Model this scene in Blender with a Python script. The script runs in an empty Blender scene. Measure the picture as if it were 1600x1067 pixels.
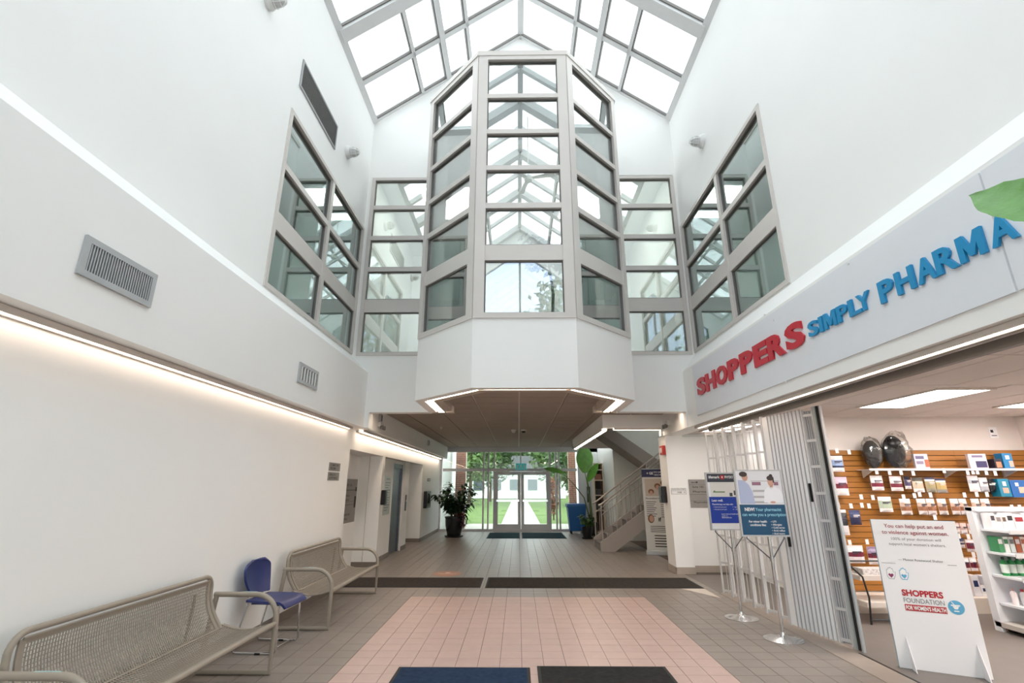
import bpy, math, random
from mathutils import Vector, Matrix, noise

# ------------------------------------------------------------------ camera, sky, exposure
SC = bpy.context.scene
COL = SC.collection
R = math.radians
cam_d = bpy.data.cameras.new('camera'); cam = bpy.data.objects.new('camera', cam_d); COL.objects.link(cam)
cam_d.sensor_width = 36.0; cam_d.lens = 753.0 / 1600.0 * 36.0; cam_d.clip_start = 0.05; cam_d.clip_end = 400
PITCH = R(16.6); YAW = math.atan(10 / 753.0 * math.cos(PITCH))
cam.location = (0, 0, 1.6); cam.rotation_euler = (R(90) + PITCH, 0, YAW)
SC.camera = cam

world = bpy.data.worlds.new('overcast_sky'); SC.world = world; world.use_nodes = True
wn = world.node_tree.nodes; wl = world.node_tree.links; wn.clear()
w_out = wn.new('ShaderNodeOutputWorld'); w_bg = wn.new('ShaderNodeBackground')
w_bg.inputs['Color'].default_value = (0.93, 0.97, 1.0, 1); w_bg.inputs['Strength'].default_value = 2.6
wl.new(w_bg.outputs[0], w_out.inputs[0])

SC.view_settings.view_transform = 'Standard'
SC.view_settings.look = 'None'
SC.view_settings.gamma = 1.0
SC.view_settings.use_curve_mapping = False
SC.view_settings.exposure = 0.9
SC.cycles.use_denoising = True
SC.cycles.transparent_max_bounces = 32
SC.cycles.max_bounces = 10
SC.cycles.diffuse_bounces = 6
SC.cycles.glossy_bounces = 4
SC.cycles.caustics_reflective = False
SC.cycles.caustics_refractive = False
SC.cycles.sample_clamp_indirect = 6.0

def portal(name, loc, rot, sx, sy):
    l = bpy.data.lights.new(name, 'AREA'); l.shape = 'RECTANGLE'; l.size = sx; l.size_y = sy
    l.cycles.is_portal = True
    o = bpy.data.objects.new(name, l); o.location = loc; o.rotation_euler = rot; COL.objects.link(o)
    return o
XC = 0.085; HW = 3.115; EAVE = 9.0; RISE = 2.3; YB = 8.45; YF = -4.3
SLOPE = math.atan2(RISE, HW); SLEN = math.hypot(RISE, HW)
# sky portals lying in the two slopes of the glass roof, the entrance gable and the far glazed wall
for s in (-1, 1):
    portal('sky_portal', (XC + s * HW / 2, (YB + YF) / 2, EAVE + RISE / 2 + 0.25), (0, s * SLOPE, 0), SLEN, YB - YF)
portal('sky_portal', (0.0, 18.95, 1.45), (R(-90), 0, 0), 5.6, 2.8)
portal('sky_portal', (XC, YF - 0.3, 5.2), (R(90), 0, 0), 5.6, 8.0)
RNG = random.Random(7)

# ------------------------------------------------------------------ helpers
def srgb(*c):
    return tuple(((v / 255.0) / 12.92 if v / 255.0 <= 0.04045 else ((v / 255.0 + 0.055) / 1.055) ** 2.4) for v in c) + (1.0,)

MATS = {}
def mat(name, col, rough=0.6, metal=0.0, spec=0.5, vary=0.0, vscale=8.0, bump=0.0, bscale=60.0, emit=None, estr=0.0, coat=0.0, tilevar=0.0, stretch=None):
    """procedural principled material: colour with soft noise variation and fine relief"""
    if name in MATS: return MATS[name]
    m = bpy.data.materials.new(name); m.use_nodes = True; nt = m.node_tree; N = nt.nodes; L = nt.links
    b = N['Principled BSDF']; c = srgb(*col)
    b.inputs['Base Color'].default_value = c; b.inputs['Roughness'].default_value = rough
    b.inputs['Metallic'].default_value = metal; b.inputs['Specular IOR Level'].default_value = spec
    b.inputs['Coat Weight'].default_value = coat
    m.diffuse_color = c
    src = None
    if vary or bump:
        tc = N.new('ShaderNodeNewGeometry'); src = tc.outputs['Position']
        if stretch:
            mp = N.new('ShaderNodeVectorMath'); mp.operation = 'MULTIPLY'; mp.inputs[1].default_value = stretch
            L.new(src, mp.inputs[0]); src = mp.outputs[0]
    if vary:
        nz = N.new('ShaderNodeTexNoise'); nz.inputs['Scale'].default_value = vscale; nz.inputs['Detail'].default_value = 4
        L.new(src, nz.inputs['Vector'])
        mr = N.new('ShaderNodeMapRange'); mr.inputs[1].default_value = 0.25; mr.inputs[2].default_value = 0.75
        mr.inputs[3].default_value = 1 - vary; mr.inputs[4].default_value = 1 + vary
        L.new(nz.outputs['Fac'], mr.inputs[0])
        mx = N.new('ShaderNodeMix'); mx.data_type = 'RGBA'; mx.blend_type = 'MULTIPLY'; mx.inputs[0].default_value = 1.0
        mx.inputs[6].default_value = c; L.new(mr.outputs[0], mx.inputs[7]); colout = mx.outputs[2]
        if tilevar:
            sn = N.new('ShaderNodeVectorMath'); sn.operation = 'SNAP'; sn.inputs[1].default_value = (TILE, TILE, 10)
            g2 = N.new('ShaderNodeNewGeometry'); L.new(g2.outputs['Position'], sn.inputs[0])
            wn_ = N.new('ShaderNodeTexWhiteNoise'); L.new(sn.outputs[0], wn_.inputs['Vector'])
            m2 = N.new('ShaderNodeMapRange'); m2.inputs[3].default_value = 1 - tilevar; m2.inputs[4].default_value = 1 + tilevar
            L.new(wn_.outputs['Value'], m2.inputs[0])
            mx2 = N.new('ShaderNodeMix'); mx2.data_type = 'RGBA'; mx2.blend_type = 'MULTIPLY'; mx2.inputs[0].default_value = 1.0
            L.new(colout, mx2.inputs[6]); L.new(m2.outputs[0], mx2.inputs[7]); colout = mx2.outputs[2]
        L.new(colout, b.inputs['Base Color'])
    if bump:
        nb = N.new('ShaderNodeTexNoise'); nb.inputs['Scale'].default_value = bscale; nb.inputs['Detail'].default_value = 3
        L.new(src, nb.inputs['Vector'])
        bp = N.new('ShaderNodeBump'); bp.inputs['Strength'].default_value = bump; bp.inputs['Distance'].default_value = 0.01
        L.new(nb.outputs['Fac'], bp.inputs['Height']); L.new(bp.outputs[0], b.inputs['Normal'])
    if emit:
        b.inputs['Emission Color'].default_value = srgb(*emit); b.inputs['Emission Strength'].default_value = estr
    MATS[name] = m; return m

def glass(name, tint, refl, rough=0.0):
    """thin architectural glass: tinted see-through plus a mirror part that grows at grazing angles"""
    if name in MATS: return MATS[name]
    m = bpy.data.materials.new(name); m.use_nodes = True; nt = m.node_tree; N = nt.nodes; L = nt.links; N.clear()
    out = N.new('ShaderNodeOutputMaterial'); tr = N.new('ShaderNodeBsdfTransparent'); gl = N.new('ShaderNodeBsdfGlossy')
    tr.inputs[0].default_value = tint + (1,); gl.inputs['Roughness'].default_value = rough
    gl.inputs[0].default_value = (0.95, 0.98, 0.98, 1)
    lw = N.new('ShaderNodeLayerWeight'); lw.inputs[0].default_value = 0.35
    mr = N.new('ShaderNodeMapRange'); mr.inputs[3].default_value = refl; mr.inputs[4].default_value = min(1, refl + 0.5)
    L.new(lw.outputs['Fresnel'], mr.inputs[0])
    mx = N.new('ShaderNodeMixShader'); L.new(mr.outputs[0], mx.inputs[0]); L.new(tr.outputs[0], mx.inputs[1]); L.new(gl.outputs[0], mx.inputs[2])
    L.new(mx.outputs[0], out.inputs[0]); MATS[name] = m; return m

def emitter(name, col, strength):
    if name in MATS: return MATS[name]
    m = bpy.data.materials.new(name); m.use_nodes = True; nt = m.node_tree; N = nt.nodes; N.clear()
    out = N.new('ShaderNodeOutputMaterial'); e = N.new('ShaderNodeEmission')
    e.inputs[0].default_value = srgb(*col); e.inputs[1].default_value = strength
    nt.links.new(e.outputs[0], out.inputs[0]); MATS[name] = m; return m

class MB:
    """collects shapes into one mesh"""
    def __init__(s): s.v = []; s.f = []; s.m = []; s.mi = 0
    def face(s, *pts):
        n = len(s.v); s.v += [tuple(p) for p in pts]; s.f.append(tuple(range(n, n + len(pts)))); s.m.append(s.mi); return s
    def add(s, vs, fs):
        n = len(s.v); s.v += [tuple(p) for p in vs]
        for f in fs: s.f.append(tuple(i + n for i in f)); s.m.append(s.mi)
        return s
    def box(s, x0, x1, y0, y1, z0, z1):
        x0, x1 = sorted((x0, x1)); y0, y1 = sorted((y0, y1)); z0, z1 = sorted((z0, z1))
        return s.add([(x0, y0, z0), (x1, y0, z0), (x1, y1, z0), (x0, y1, z0), (x0, y0, z1), (x1, y0, z1), (x1, y1, z1), (x0, y1, z1)],
                     [(0, 3, 2, 1), (4, 5, 6, 7), (0, 1, 5, 4), (1, 2, 6, 5), (2, 3, 7, 6), (3, 0, 4, 7)])
    def cbox(s, x0, x1, y0, y1, z0, z1, c):
        """box with chamfered vertical+top edges (chamfer c)"""
        x0, x1 = sorted((x0, x1)); y0, y1 = sorted((y0, y1)); z0, z1 = sorted((z0, z1))
        vs = []
        for (z, i) in ((z0, 0), (z1 - c, 0), (z1, c)):
            vs += [(x0 + i, y0 + i, z), (x1 - i, y0 + i, z), (x1 - i, y1 - i, z), (x0 + i, y1 - i, z)]
        fs = [(0, 3, 2, 1), (8, 9, 10, 11)]
        for k in (0, 4):
            for i in range(4): fs.append((k + i, k + (i + 1) % 4, k + 4 + (i + 1) % 4, k + 4 + i))
        return s.add(vs, fs)
    def bar(s, p, q, w, h, up=(0, 0, 1)):
        p = Vector(p); q = Vector(q); d = (q - p).normalized(); up = Vector(up)
        if abs(d.dot(up)) > 0.999: up = Vector((1, 0, 0))
        sd = d.cross(up).normalized() * (w / 2); u2 = sd.cross(d).normalized() * (h / 2)
        vs = [p - sd - u2, p + sd - u2, p + sd + u2, p - sd + u2, q - sd - u2, q + sd - u2, q + sd + u2, q - sd + u2]
        return s.add(vs, [(0, 1, 2, 3), (7, 6, 5, 4), (0, 4, 5, 1), (1, 5, 6, 2), (2, 6, 7, 3), (3, 7, 4, 0)])
    def tube(s, pts, r, n=8, closed=False, cap=True):
        pts = [Vector(p) for p in pts]; k = len(pts); rr = r if isinstance(r, (list, tuple)) else [r] * k
        up = None; rings = []
        for i, p in enumerate(pts):
            a = pts[(i - 1) % k] if (closed or i > 0) else p
            b = pts[(i + 1) % k] if (closed or i < k - 1) else p
            t = (b - a).normalized()
            if up is None:
                up = Vector((0, 0, 1)) if abs(t.z) < 0.9 else Vector((1, 0, 0))
            sd = t.cross(up)
            if sd.length < 1e-5: sd = t.cross(Vector((0.3, 1, 0.2)))
            sd.normalize(); up = sd.cross(t).normalized()
            rings.append([p + (sd * math.cos(2 * math.pi * j / n) + up * math.sin(2 * math.pi * j / n)) * rr[i] for j in range(n)])
        vs = [v for ring in rings for v in ring]; fs = []
        for i in range(k if closed else k - 1):
            a = i * n; b = ((i + 1) % k) * n
            for j in range(n): fs.append((a + j, a + (j + 1) % n, b + (j + 1) % n, b + j))
        if cap and not closed:
            fs.append(tuple(range(n - 1, -1, -1))); fs.append(tuple(range((k - 1) * n, k * n)))
        return s.add(vs, fs)
    def lathe(s, prof, n=20, c=(0, 0, 0), axis='z'):
        vs = []; fs = []
        for (r, z) in prof:
            for j in range(n):
                a = 2 * math.pi * j / n; x, y = r * math.cos(a), r * math.sin(a)
                if axis == 'z': vs.append((c[0] + x, c[1] + y, c[2] + z))
                elif axis == 'x': vs.append((c[0] + z, c[1] + x, c[2] + y))
                else: vs.append((c[0] + x, c[1] + z, c[2] + y))
        k = len(prof)
        for i in range(k - 1):
            for j in range(n): fs.append((i * n + j, i * n + (j + 1) % n, (i + 1) * n + (j + 1) % n, (i + 1) * n + j))
        fs.append(tuple(range(n - 1, -1, -1))); fs.append(tuple(range((k - 1) * n, k * n)))
        return s.add(vs, fs)
    def prism(s, poly, axis, a, b):
        """extrude a 2-D polygon; axis 'x': (y,z), 'y': (x,z), 'z': (x,y)"""
        def P(q, t): return (t, q[0], q[1]) if axis == 'x' else ((q[0], t, q[1]) if axis == 'y' else (q[0], q[1], t))
        n = len(poly); vs = [P(q, a) for q in poly] + [P(q, b) for q in poly]
        fs = [tuple(range(n - 1, -1, -1)), tuple(range(n, 2 * n))]
        for i in range(n): fs.append((i, (i + 1) % n, n + (i + 1) % n, n + i))
        return s.add(vs, fs)
    def xform(s, M):
        s.v = [tuple(M @ Vector(p)) for p in s.v]; return s
    def mesh(s, name, mats):
        me = bpy.data.meshes.new(name); me.from_pydata([tuple(p) for p in s.v], [], s.f)
        for m in (mats if isinstance(mats, (list, tuple)) else [mats]): me.materials.append(m)
        if any(s.m): me.polygons.foreach_set('material_index', s.m)
        me.update(); return me
    def build(s, name, mats, parent=None, smooth=False, local=False, bevel=0.0, kind=None, fix=True, sharp=40):
        me = s.mesh(name, mats)
        if fix:
            import bmesh
            bm = bmesh.new(); bm.from_mesh(me); bmesh.ops.recalc_face_normals(bm, faces=bm.faces); bm.to_mesh(me); bm.free()
        if smooth:
            me.polygons.foreach_set('use_smooth', [True] * len(me.polygons))
            me.set_sharp_from_angle(angle=R(sharp))
        o = bpy.data.objects.new(name, me); COL.objects.link(o)
        if bevel:
            bv = o.modifiers.new('bevel', 'BEVEL'); bv.width = bevel; bv.segments = 2; bv.limit_method = 'ANGLE'
        if kind or 'lettering' in name or name == 'print': o['kind'] = kind or 'stuff'
        if parent is not None: attach(o, parent, local)
        return o

def attach(o, parent, local=False):
    o.parent = parent
    if not local and parent.type == 'EMPTY': o.matrix_parent_inverse = parent.matrix_basis.inverted()
    return o

def thing(name, label, cat, loc=(0, 0, 0), rotz=0.0, group=None):
    o = bpy.data.objects.new(name, None); COL.objects.link(o); o.location = loc; o.rotation_euler = (0, 0, rotz)
    o.empty_display_size = 0.1
    return tag(o, label, cat, group)
def tag(o, label, cat, group=None):
    o['label'] = label; o['category'] = cat
    if group: o['group'] = group
    return o
def struct(o, label=None):
    o['kind'] = 'structure'
    if label: o['label'] = label
    return o
def sub(o, label): o['label'] = label; return o
def dup(root, loc=None, rotz=None, label=None):
    r = root.copy(); COL.objects.link(r)
    if loc is not None: r.location = loc
    if rotz is not None: r.rotation_euler = (0, 0, rotz)
    if label: r['label'] = label
    for ch in root.children:
        c = ch.copy(); COL.objects.link(c); c.parent = r
        for g in ch.children:
            d = g.copy(); COL.objects.link(d); d.parent = c
    return r
def inst(me, name, loc, parent, rot=(0, 0, 0), scale=None):
    o = bpy.data.objects.new(name, me); o.location = loc; o.rotation_euler = rot
    if scale: o.scale = scale
    COL.objects.link(o); 
    if parent is not None: o.parent = parent
    return o

def text_mesh(s, bold=0.0, extrude=0.0, shear=0.0):
    cu = bpy.data.curves.new('t', 'FONT'); cu.body = s; cu.size = 1.0; cu.offset = bold; cu.extrude = extrude; cu.shear = shear
    cu.resolution_u = 3
    ob = bpy.data.objects.new('t', cu); me = bpy.data.meshes.new_from_object(ob)
    bpy.data.objects.remove(ob); bpy.data.curves.remove(cu)
    vs = [tuple(v.co) for v in me.vertices]; fs = [tuple(p.vertices) for p in me.polygons]; bpy.data.meshes.remove(me)
    return vs, fs

class Face:
    """a flat face in the scene: origin at its lower left corner, u to the right, v up, n out of the face"""
    def __init__(s, o, u, v=(0, 0, 1)):
        s.o = Vector(o); s.u = Vector(u).normalized(); s.v = Vector(v).normalized(); s.n = s.u.cross(s.v).normalized()
    def P(s, a, b, c=0.0): return s.o + s.u * a + s.v * b + s.n * c
    def slab(s, mb, a0, a1, b0, b1, c0, c1):
        vs = [s.P(a, b, c) for c in (c0, c1) for (a, b) in ((a0, b0), (a1, b0), (a1, b1), (a0, b1))]
        return mb.add(vs, [(3, 2, 1, 0), (4, 5, 6, 7), (0, 1, 5, 4), (1, 2, 6, 5), (2, 3, 7, 6), (3, 0, 4, 7)])
    def disc(s, mb, a, b, r, c0, c1, n=24, ry=None):
        ry = ry or r
        ring = [(a + r * math.cos(2 * math.pi * i / n), b + ry * math.sin(2 * math.pi * i / n)) for i in range(n)]
        return s.poly(mb, ring, c0, c1)
    def poly(s, mb, pts, c0, c1):
        n = len(pts); vs = [s.P(a, b, c0) for a, b in pts] + [s.P(a, b, c1) for a, b in pts]
        fs = [tuple(range(n - 1, -1, -1)), tuple(range(n, 2 * n))]
        for i in range(n): fs.append((i, (i + 1) % n, n + (i + 1) % n, n + i))
        return mb.add(vs, fs)
    def text(s, mb, string, a0, b0, h, width=None, c=0.003, bold=0.0, ext=0.0, align='l', shear=0.0):
        """lettering with cap height h; width fits it to a length"""
        vs, fs = text_mesh(string, bold, 0.0, shear)
        if not vs: return mb
        x0 = min(v[0] for v in vs); x1 = max(v[0] for v in vs)
        k = h / 0.7; kx = (width / (x1 - x0)) if width else k
        off = a0 - (x1 - x0) * kx * (0.5 if align == 'c' else (1.0 if align == 'r' else 0.0))
        return mb.add([s.P(off + (v[0] - x0) * kx, b0 + v[1] * k, c) for v in vs], fs)

def pix(px, py):
    """direction of a photograph pixel (1600 x 1067) from the camera, world axes"""
    v = Vector(((px - 800) / 753.0, 1.0, -(py - 533.5) / 753.0)); c, s = math.cos(PITCH), math.sin(PITCH)
    x, y, z = v.x, v.y * c - v.z * s, v.y * s + v.z * c; cy, sy = math.cos(YAW), math.sin(YAW)
    return Vector((x * cy - y * sy, x * sy + y * cy, z))
def on_y(px, py, Y): d = pix(px, py); return Vector((0, 0, 1.6)) + d * (Y / d.y)
def on_x(px, py, X): d = pix(px, py); return Vector((0, 0, 1.6)) + d * (X / d.x)
def on_z(px, py, Z): d = pix(px, py); return Vector((0, 0, 1.6)) + d * ((Z - 1.6) / d.z)
TILE = 0.2057

# ------------------------------------------------------------------ materials
M_WHITE = mat('white_paint', (246, 246, 244), 0.7, vary=0.012, vscale=1.3, bump=0.03, bscale=180)
M_SIGNP = mat('white_sign_panel', (232, 235, 240), 0.45, vary=0.01)
M_FRAME = mat('warm_grey_aluminium', (214, 208, 203), 0.45, 0.0, vary=0.02, vscale=3)
M_GASK = mat('dark_gasket', (120, 116, 112), 0.6)
M_SKYF = mat('white_roof_steel', (222, 222, 222), 0.5, vary=0.02)
M_GLASS = glass('window_glass', (0.70, 0.84, 0.82), 0.34)
M_GLASSB = glass('bay_glass', (0.90, 0.94, 0.93), 0.40)
M_GLASSF = glass('tinted_entrance_glass', (0.52, 0.56, 0.63), 0.05)
M_GLASSK = glass('flank_glass', (0.80, 0.85, 0.83), 0.36)
M_GLASSR = glass('roof_glass', (0.93, 0.95, 0.95), 0.02)
M_GLASSD = glass('clear_glass', (0.93, 0.97, 0.95), 0.03)
M_TILE = mat('taupe_floor_tile', (136, 126, 118), 0.36, vary=0.05, vscale=9, tilevar=0.05, bump=0.02, bscale=90)
M_PINK = mat('pink_floor_tile', (186, 160, 151), 0.4, vary=0.05, vscale=9, tilevar=0.04, bump=0.02, bscale=90)
M_CREAMT = mat('cream_floor_tile', (214, 204, 192), 0.4, vary=0.04, tilevar=0.03)
M_GROUT = mat('tile_grout', (98, 88, 82), 0.9, vary=0.05)
M_BASE = mat('base_tile', (128, 118, 110), 0.5, vary=0.06, vscale=6)
M_CEIL = mat('brown_grey_ceiling_tile', (168, 154, 144), 0.85, vary=0.05, vscale=30, bump=0.25, bscale=90, stretch=(9, 0.6, 1))
M_TBAR = mat('ceiling_grid_bar', (206, 198, 190), 0.5)
M_SHOPC = mat('shop_ceiling_tile', (212, 204, 198), 0.85, vary=0.03, vscale=40, bump=0.15, bscale=160)
M_SHOPW = mat('shop_wall_paint', (230, 222, 216), 0.75, vary=0.015)
M_SHOPF = mat('shop_vinyl_floor', (116, 108, 103), 0.5, vary=0.06, vscale=5)
M_LAMP = emitter('warm_lamp_diffuser', (255, 234, 212), 15.0)
M_LAMP2 = emitter('warm_corridor_strip_diffuser', (255, 232, 208), 9.0)
M_LAMP1 = emitter('warm_wall_strip_diffuser', (255, 232, 212), 4.8)
M_LAMPS = emitter('troffer_diffuser', (255, 247, 241), 13.0)
M_FILL = emitter('lounge_diffuser', (252, 250, 248), 18.0)  # glow of the added fill lamps in lounge, offices and stair hall
M_LAMPD = emitter('dim_troffer_diffuser', (255, 247, 241), 3.5)
M_LAMPH = mat('lamp_housing', (214, 206, 198), 0.5)
M_CHROME = mat('chrome', (214, 214, 214), 0.16, 1.0)
M_STEEL = mat('brushed_steel', (104, 106, 112), 0.3, 1.0, vary=0.1, vscale=2, stretch=(1, 1, 20))
M_BLACK = mat('black_plastic', (24, 24, 26), 0.35)
M_RUBBER = mat('black_rubber', (30, 29, 28), 0.7)
M_PAPER = mat('white_print', (240, 240, 240), 0.5)
M_INK = mat('black_print', (38, 36, 36), 0.6)
M_RED = mat('red_print', (178, 34, 46), 0.5)
M_BENCH = mat('taupe_powder_coat', (152, 142, 129), 0.42, vary=0.03, vscale=10)
M_PLASTW = mat('white_plastic', (232, 232, 230), 0.4)
M_TAN = mat('stair_paint', (172, 163, 156), 0.5, vary=0.03)
M_ROOM = mat('office_wall_paint', (206, 208, 204), 0.8)
M_ROOMD = mat('office_dark_panel', (120, 126, 124), 0.7)
M_ROOMF = mat('office_carpet', (110, 108, 104), 0.95, vary=0.08)
# ================================================================== THE SETTING
XL, XR = XC - HW, XC + HW            # upper atrium walls -3.03 / 3.20
FL, FR = -2.70, 2.94                 # projecting fascias
WL = -2.92                           # lower left wall
ZS = 2.56                            # soffit under the fascias
YG = 18.7                            # far glazed wall
def gable(x): return EAVE + (HW - abs(x - XC)) * RISE / HW

# ---- floor: grout bed with raised tiles
floor = struct(MB().box(-3.7, 5.2, YF, YG + 0.1, -0.12, -0.004).build('floor', M_GROUT))
def tile_mat(x, y):
    if -1.62 < x < 1.86 and 1.8 < y < 8.0: return 1
    return 0
g = 0.0022
tile_me = [MB().cbox(g, TILE - g, g, TILE - g, -0.006, 0.0, 0.0014).mesh('tile', m) for m in (M_TILE, M_PINK)]
spots = []
nx0 = -18; X0 = -1.62 + nx0 * TILE
Y0 = 8.0 - 60 * TILE
for j in range(112):
    for i in range(42):
        x = X0 + i * TILE; y = Y0 + j * TILE
        if y + TILE > YG + 0.02: continue
        if x > 2.75 and y < 9.9 and x > 3.0: continue
        if x + TILE > 5.1: continue
        if x + TILE < -3.6: continue
        spots.append((x, y))
near = [p for p in spots if p[1] > 4.45 and p[0] > -3.05]
near.sort(key=lambda p: p[1]); near = near[:300]; nset = set(near)
for (x, y) in near:
    inst(tile_me[tile_mat(x + TILE / 2, y + TILE / 2)], 'tile', (x, y, 0), floor)
rest = MB()
for (x, y) in spots:
    if (x, y) in nset: continue
    rest.mi = tile_mat(x + TILE / 2, y + TILE / 2)
    rest.cbox(x + g, x + TILE - g, y + g, y + TILE - g, -0.006, 0.0, 0.0014)
sub(rest.build('tile_field', [M_TILE, M_PINK], floor, kind='stuff', fix=False), 'small square taupe and pink floor tiles running into the distance')
struct(MB().box(3.0, 9.2, -1.2, 9.9, -0.1, -0.002).build('floor_shop', M_SHOPF))

# ---- windows: frame, mullions, transoms and panes
def window(name, fc, W, rows, cols, glassm, depth=0.10, edge=0.06, spand=None, framem=None, label=None):
    framem = framem or M_FRAME
    z0 = rows[0][0] - edge; z1 = rows[-1][1] + edge
    fr = MB()
    fc.slab(fr, 0, cols[0][0], z0, z1, -depth, 0.02); fc.slab(fr, cols[-1][1], W, z0, z1, -depth, 0.02)
    fc.slab(fr, cols[0][0], cols[-1][1], z0, rows[0][0], -depth, 0.02); fc.slab(fr, cols[0][0], cols[-1][1], rows[-1][1], z1, -depth, 0.02)
    root = struct(fr.build(name, framem), label)
    for a, b in zip(cols[:-1], cols[1:]):
        m = MB(); fc.slab(m, a[1], b[0], rows[0][0], rows[-1][1], -depth, 0.015); m.build('mullion', framem, root)
    for (c0, c1) in cols:
        for (a, b) in zip(rows[:-1], rows[1:]):
            m = MB(); h = b[0] - a[1]
            if h > 0.15:
                fc.slab(m, c0, c1, a[1], b[0], -depth, 0.0); m.build('spandrel_panel', framem, root)
            else:
                fc.slab(m, c0, c1, a[1], b[0], -depth, 0.01); m.build('transom', framem, root)
        for (r0, r1) in rows:
            e = 0.016; bd = MB()
            fc.slab(bd, c0, c0 + e, r0, r1, -0.06, -0.02); fc.slab(bd, c1 - e, c1, r0, r1, -0.06, -0.02)
            fc.slab(bd, c0 + e, c1 - e, r0, r0 + e, -0.06, -0.02); fc.slab(bd, c0 + e, c1 - e, r1 - e, r1, -0.06, -0.02)
            p = MB(); fc.slab(p, c0 + e, c1 - e, r0 + e, r1 - e, -0.046, -0.040)
            p = p.build('pane', glassm, root); bd.build('gasket', M_GASK, p)
    return root
def grid(cuts, t): return [(a + t / 2, b - t / 2) for a, b in zip(cuts[:-1], cuts[1:])]

# ---- upper side walls with their office windows
WY0, WY1, WZ0, WZ1 = 5.26, 8.43, 3.88, 6.45
def upper_wall(name, xa, xb):
    m = MB()
    m.box(xa, xb, YF, WY0, 3.7, EAVE + 0.15); m.box(xa, xb, WY0, WY1, WZ1, EAVE + 0.15)
    m.box(xa, xb, WY1, YB + 0.2, 3.7, EAVE + 0.15); m.box(xa, xb, WY0, WY1, 3.7, WZ0)
    return struct(m.build(name, M_WHITE))
upper_wall('wall_left', XL - 0.2, XL); upper_wall('wall_right', XR, XR + 0.2)
side_rows = [(3.94, 4.68), (4.93, 5.55), (5.64, 6.39)]
window('window_1', Face((XL, WY0, 0), (0, 1, 0)), WY1 - WY0, side_rows, [(0.06, 1.52), (1.62, WY1 - WY0 - 0.06)], M_GLASS)
window('window_2', Face((XR, WY1, 0), (0, -1, 0)), WY1 - WY0, side_rows, [(0.06, 1.64), (1.74, WY1 - WY0 - 0.06)], M_GLASS)

# ---- projecting fascias with a splayed top, and lower walls
struct(MB().prism([(XL - 0.2, 3.86), (XL, 3.86), (FL, 3.54), (FL, ZS), (XL - 0.2, ZS)], 'y', YF, YB).build('wall_left_fascia', M_WHITE))
struct(MB().prism([(XR + 0.2, 3.86), (XR, 3.86), (FR, 3.54), (FR, ZS), (XR + 0.2, ZS)], 'y', YF, YB).build('wall_right_fascia', M_WHITE))
lw = MB(); lw.box(WL - 0.15, WL, YF, 8.52, 0, ZS)
struct(lw.build('wall_left_lower', M_WHITE))
struct(MB().box(WL, WL + 0.012, YF, 8.52, 0, 0.1).build('baseboard_left', M_BASE))
# corridor side on the left: header, alcove, piers, lift front, recess, end wall
c = MB()
c.box(-3.6, WL, 8.52, YG, 2.2, ZS)                       # header over the openings
c.box(-3.55, -3.42, 8.37, 10.9, 0, 2.2)                  # alcove back
c.box(-3.55, WL - 0.15, 8.37, 8.52, 0, 2.2)
c.box(-3.42, WL, 10.66, 10.86, 0, 2.2)                    # pier and notice wall
c.box(-3.42, -3.06, 10.86, 12.2, 0, 2.2); c.box(-3.7, -3.10, 12.2, 13.25, 2.12, 2.2)
c.box(-3.8, WL - 0.1, 13.25, 13.8, 0, 2.2)
c.box(-3.8, -3.62, 13.8, 15.2, 0, 2.2)
c.box(-3.7, WL, 15.2, YG, 0, 2.2)
struct(c.build('wall_left_corridor', M_WHITE))
b = MB(); b.box(WL, WL + 0.012, 10.66, 10.86, 0, 0.1); b.box(-3.06, -3.048, 10.86, 12.2, 0, 0.1); b.box(WL - 0.1, WL - 0.088, 13.25, 13.8, 0, 0.1); b.box(-3.62, WL, 15.188, 15.2, 0, 0.1)
b.box(WL, WL + 0.012, 15.2, YG, 0, 0.1); b.box(-3.42, WL, 10.648, 10.66, 0, 0.1)
struct(b.build('baseboard_corridor', M_BASE))
# dropped bulkhead over the left side of the corridor
struct(MB().box(-3.6, -2.68, YB + .2, YG, ZS, 3.02).build('trim_1', M_WHITE))

# ---- gable wall at the end of the atrium, open behind the glazed bay
bw = MB(); OL, OR = -2.62, 2.93; BL, BR = -1.57, 1.77
def gp(x0, x1, z0):
    pts = [(x0, z0), (x1, z0), (x1, gable(x1))]
    if x0 < XC < x1: pts.append((XC, gable(XC)))
    pts.append((x0, gable(x0))); bw.prism(pts, 'y', YB, YB + 0.2)
bw.box(XL - 0.2, OL, YB, YB + 0.2, ZS, 3.87); bw.box(OL, BL + 0.02, YB, YB + 0.2, 2.83, 3.87)
bw.box(BR - 0.02, OR, YB, YB + 0.2, 2.83, 3.87); bw.box(OR, XR + 0.2, YB, YB + 0.2, ZS, 3.87)
gp(XL, -2.95, 3.87); gp(-2.95, BL - 0.06, 7.62); gp(BL - 0.06, BL, 3.87)
gp(BL, BR, 8.4); gp(BR, BR + 0.06, 3.87); gp(BR + 0.06, 3.15, 7.64); gp(3.15, XR, 3.87)
struct(bw.build('wall_back', M_WHITE))
flank_rows = [(3.92, 4.70), (4.96, 5.53), (5.62, 6.20), (6.29, 6.88), (6.97, 7.55)]
window('window_3', Face((-2.95, YB, 0), (1, 0, 0)), 2.95 + BL - 0.06, flank_rows, [(0.07, 1.26)], M_GLASSK, depth=0.14, edge=0.06)
window('window_4', Face((BR + 0.06, YB, 0), (1, 0, 0)), 3.15 - BR - 0.06, flank_rows, [(0.06, 1.25)], M_GLASSK, depth=0.14, edge=0.06)

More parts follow.
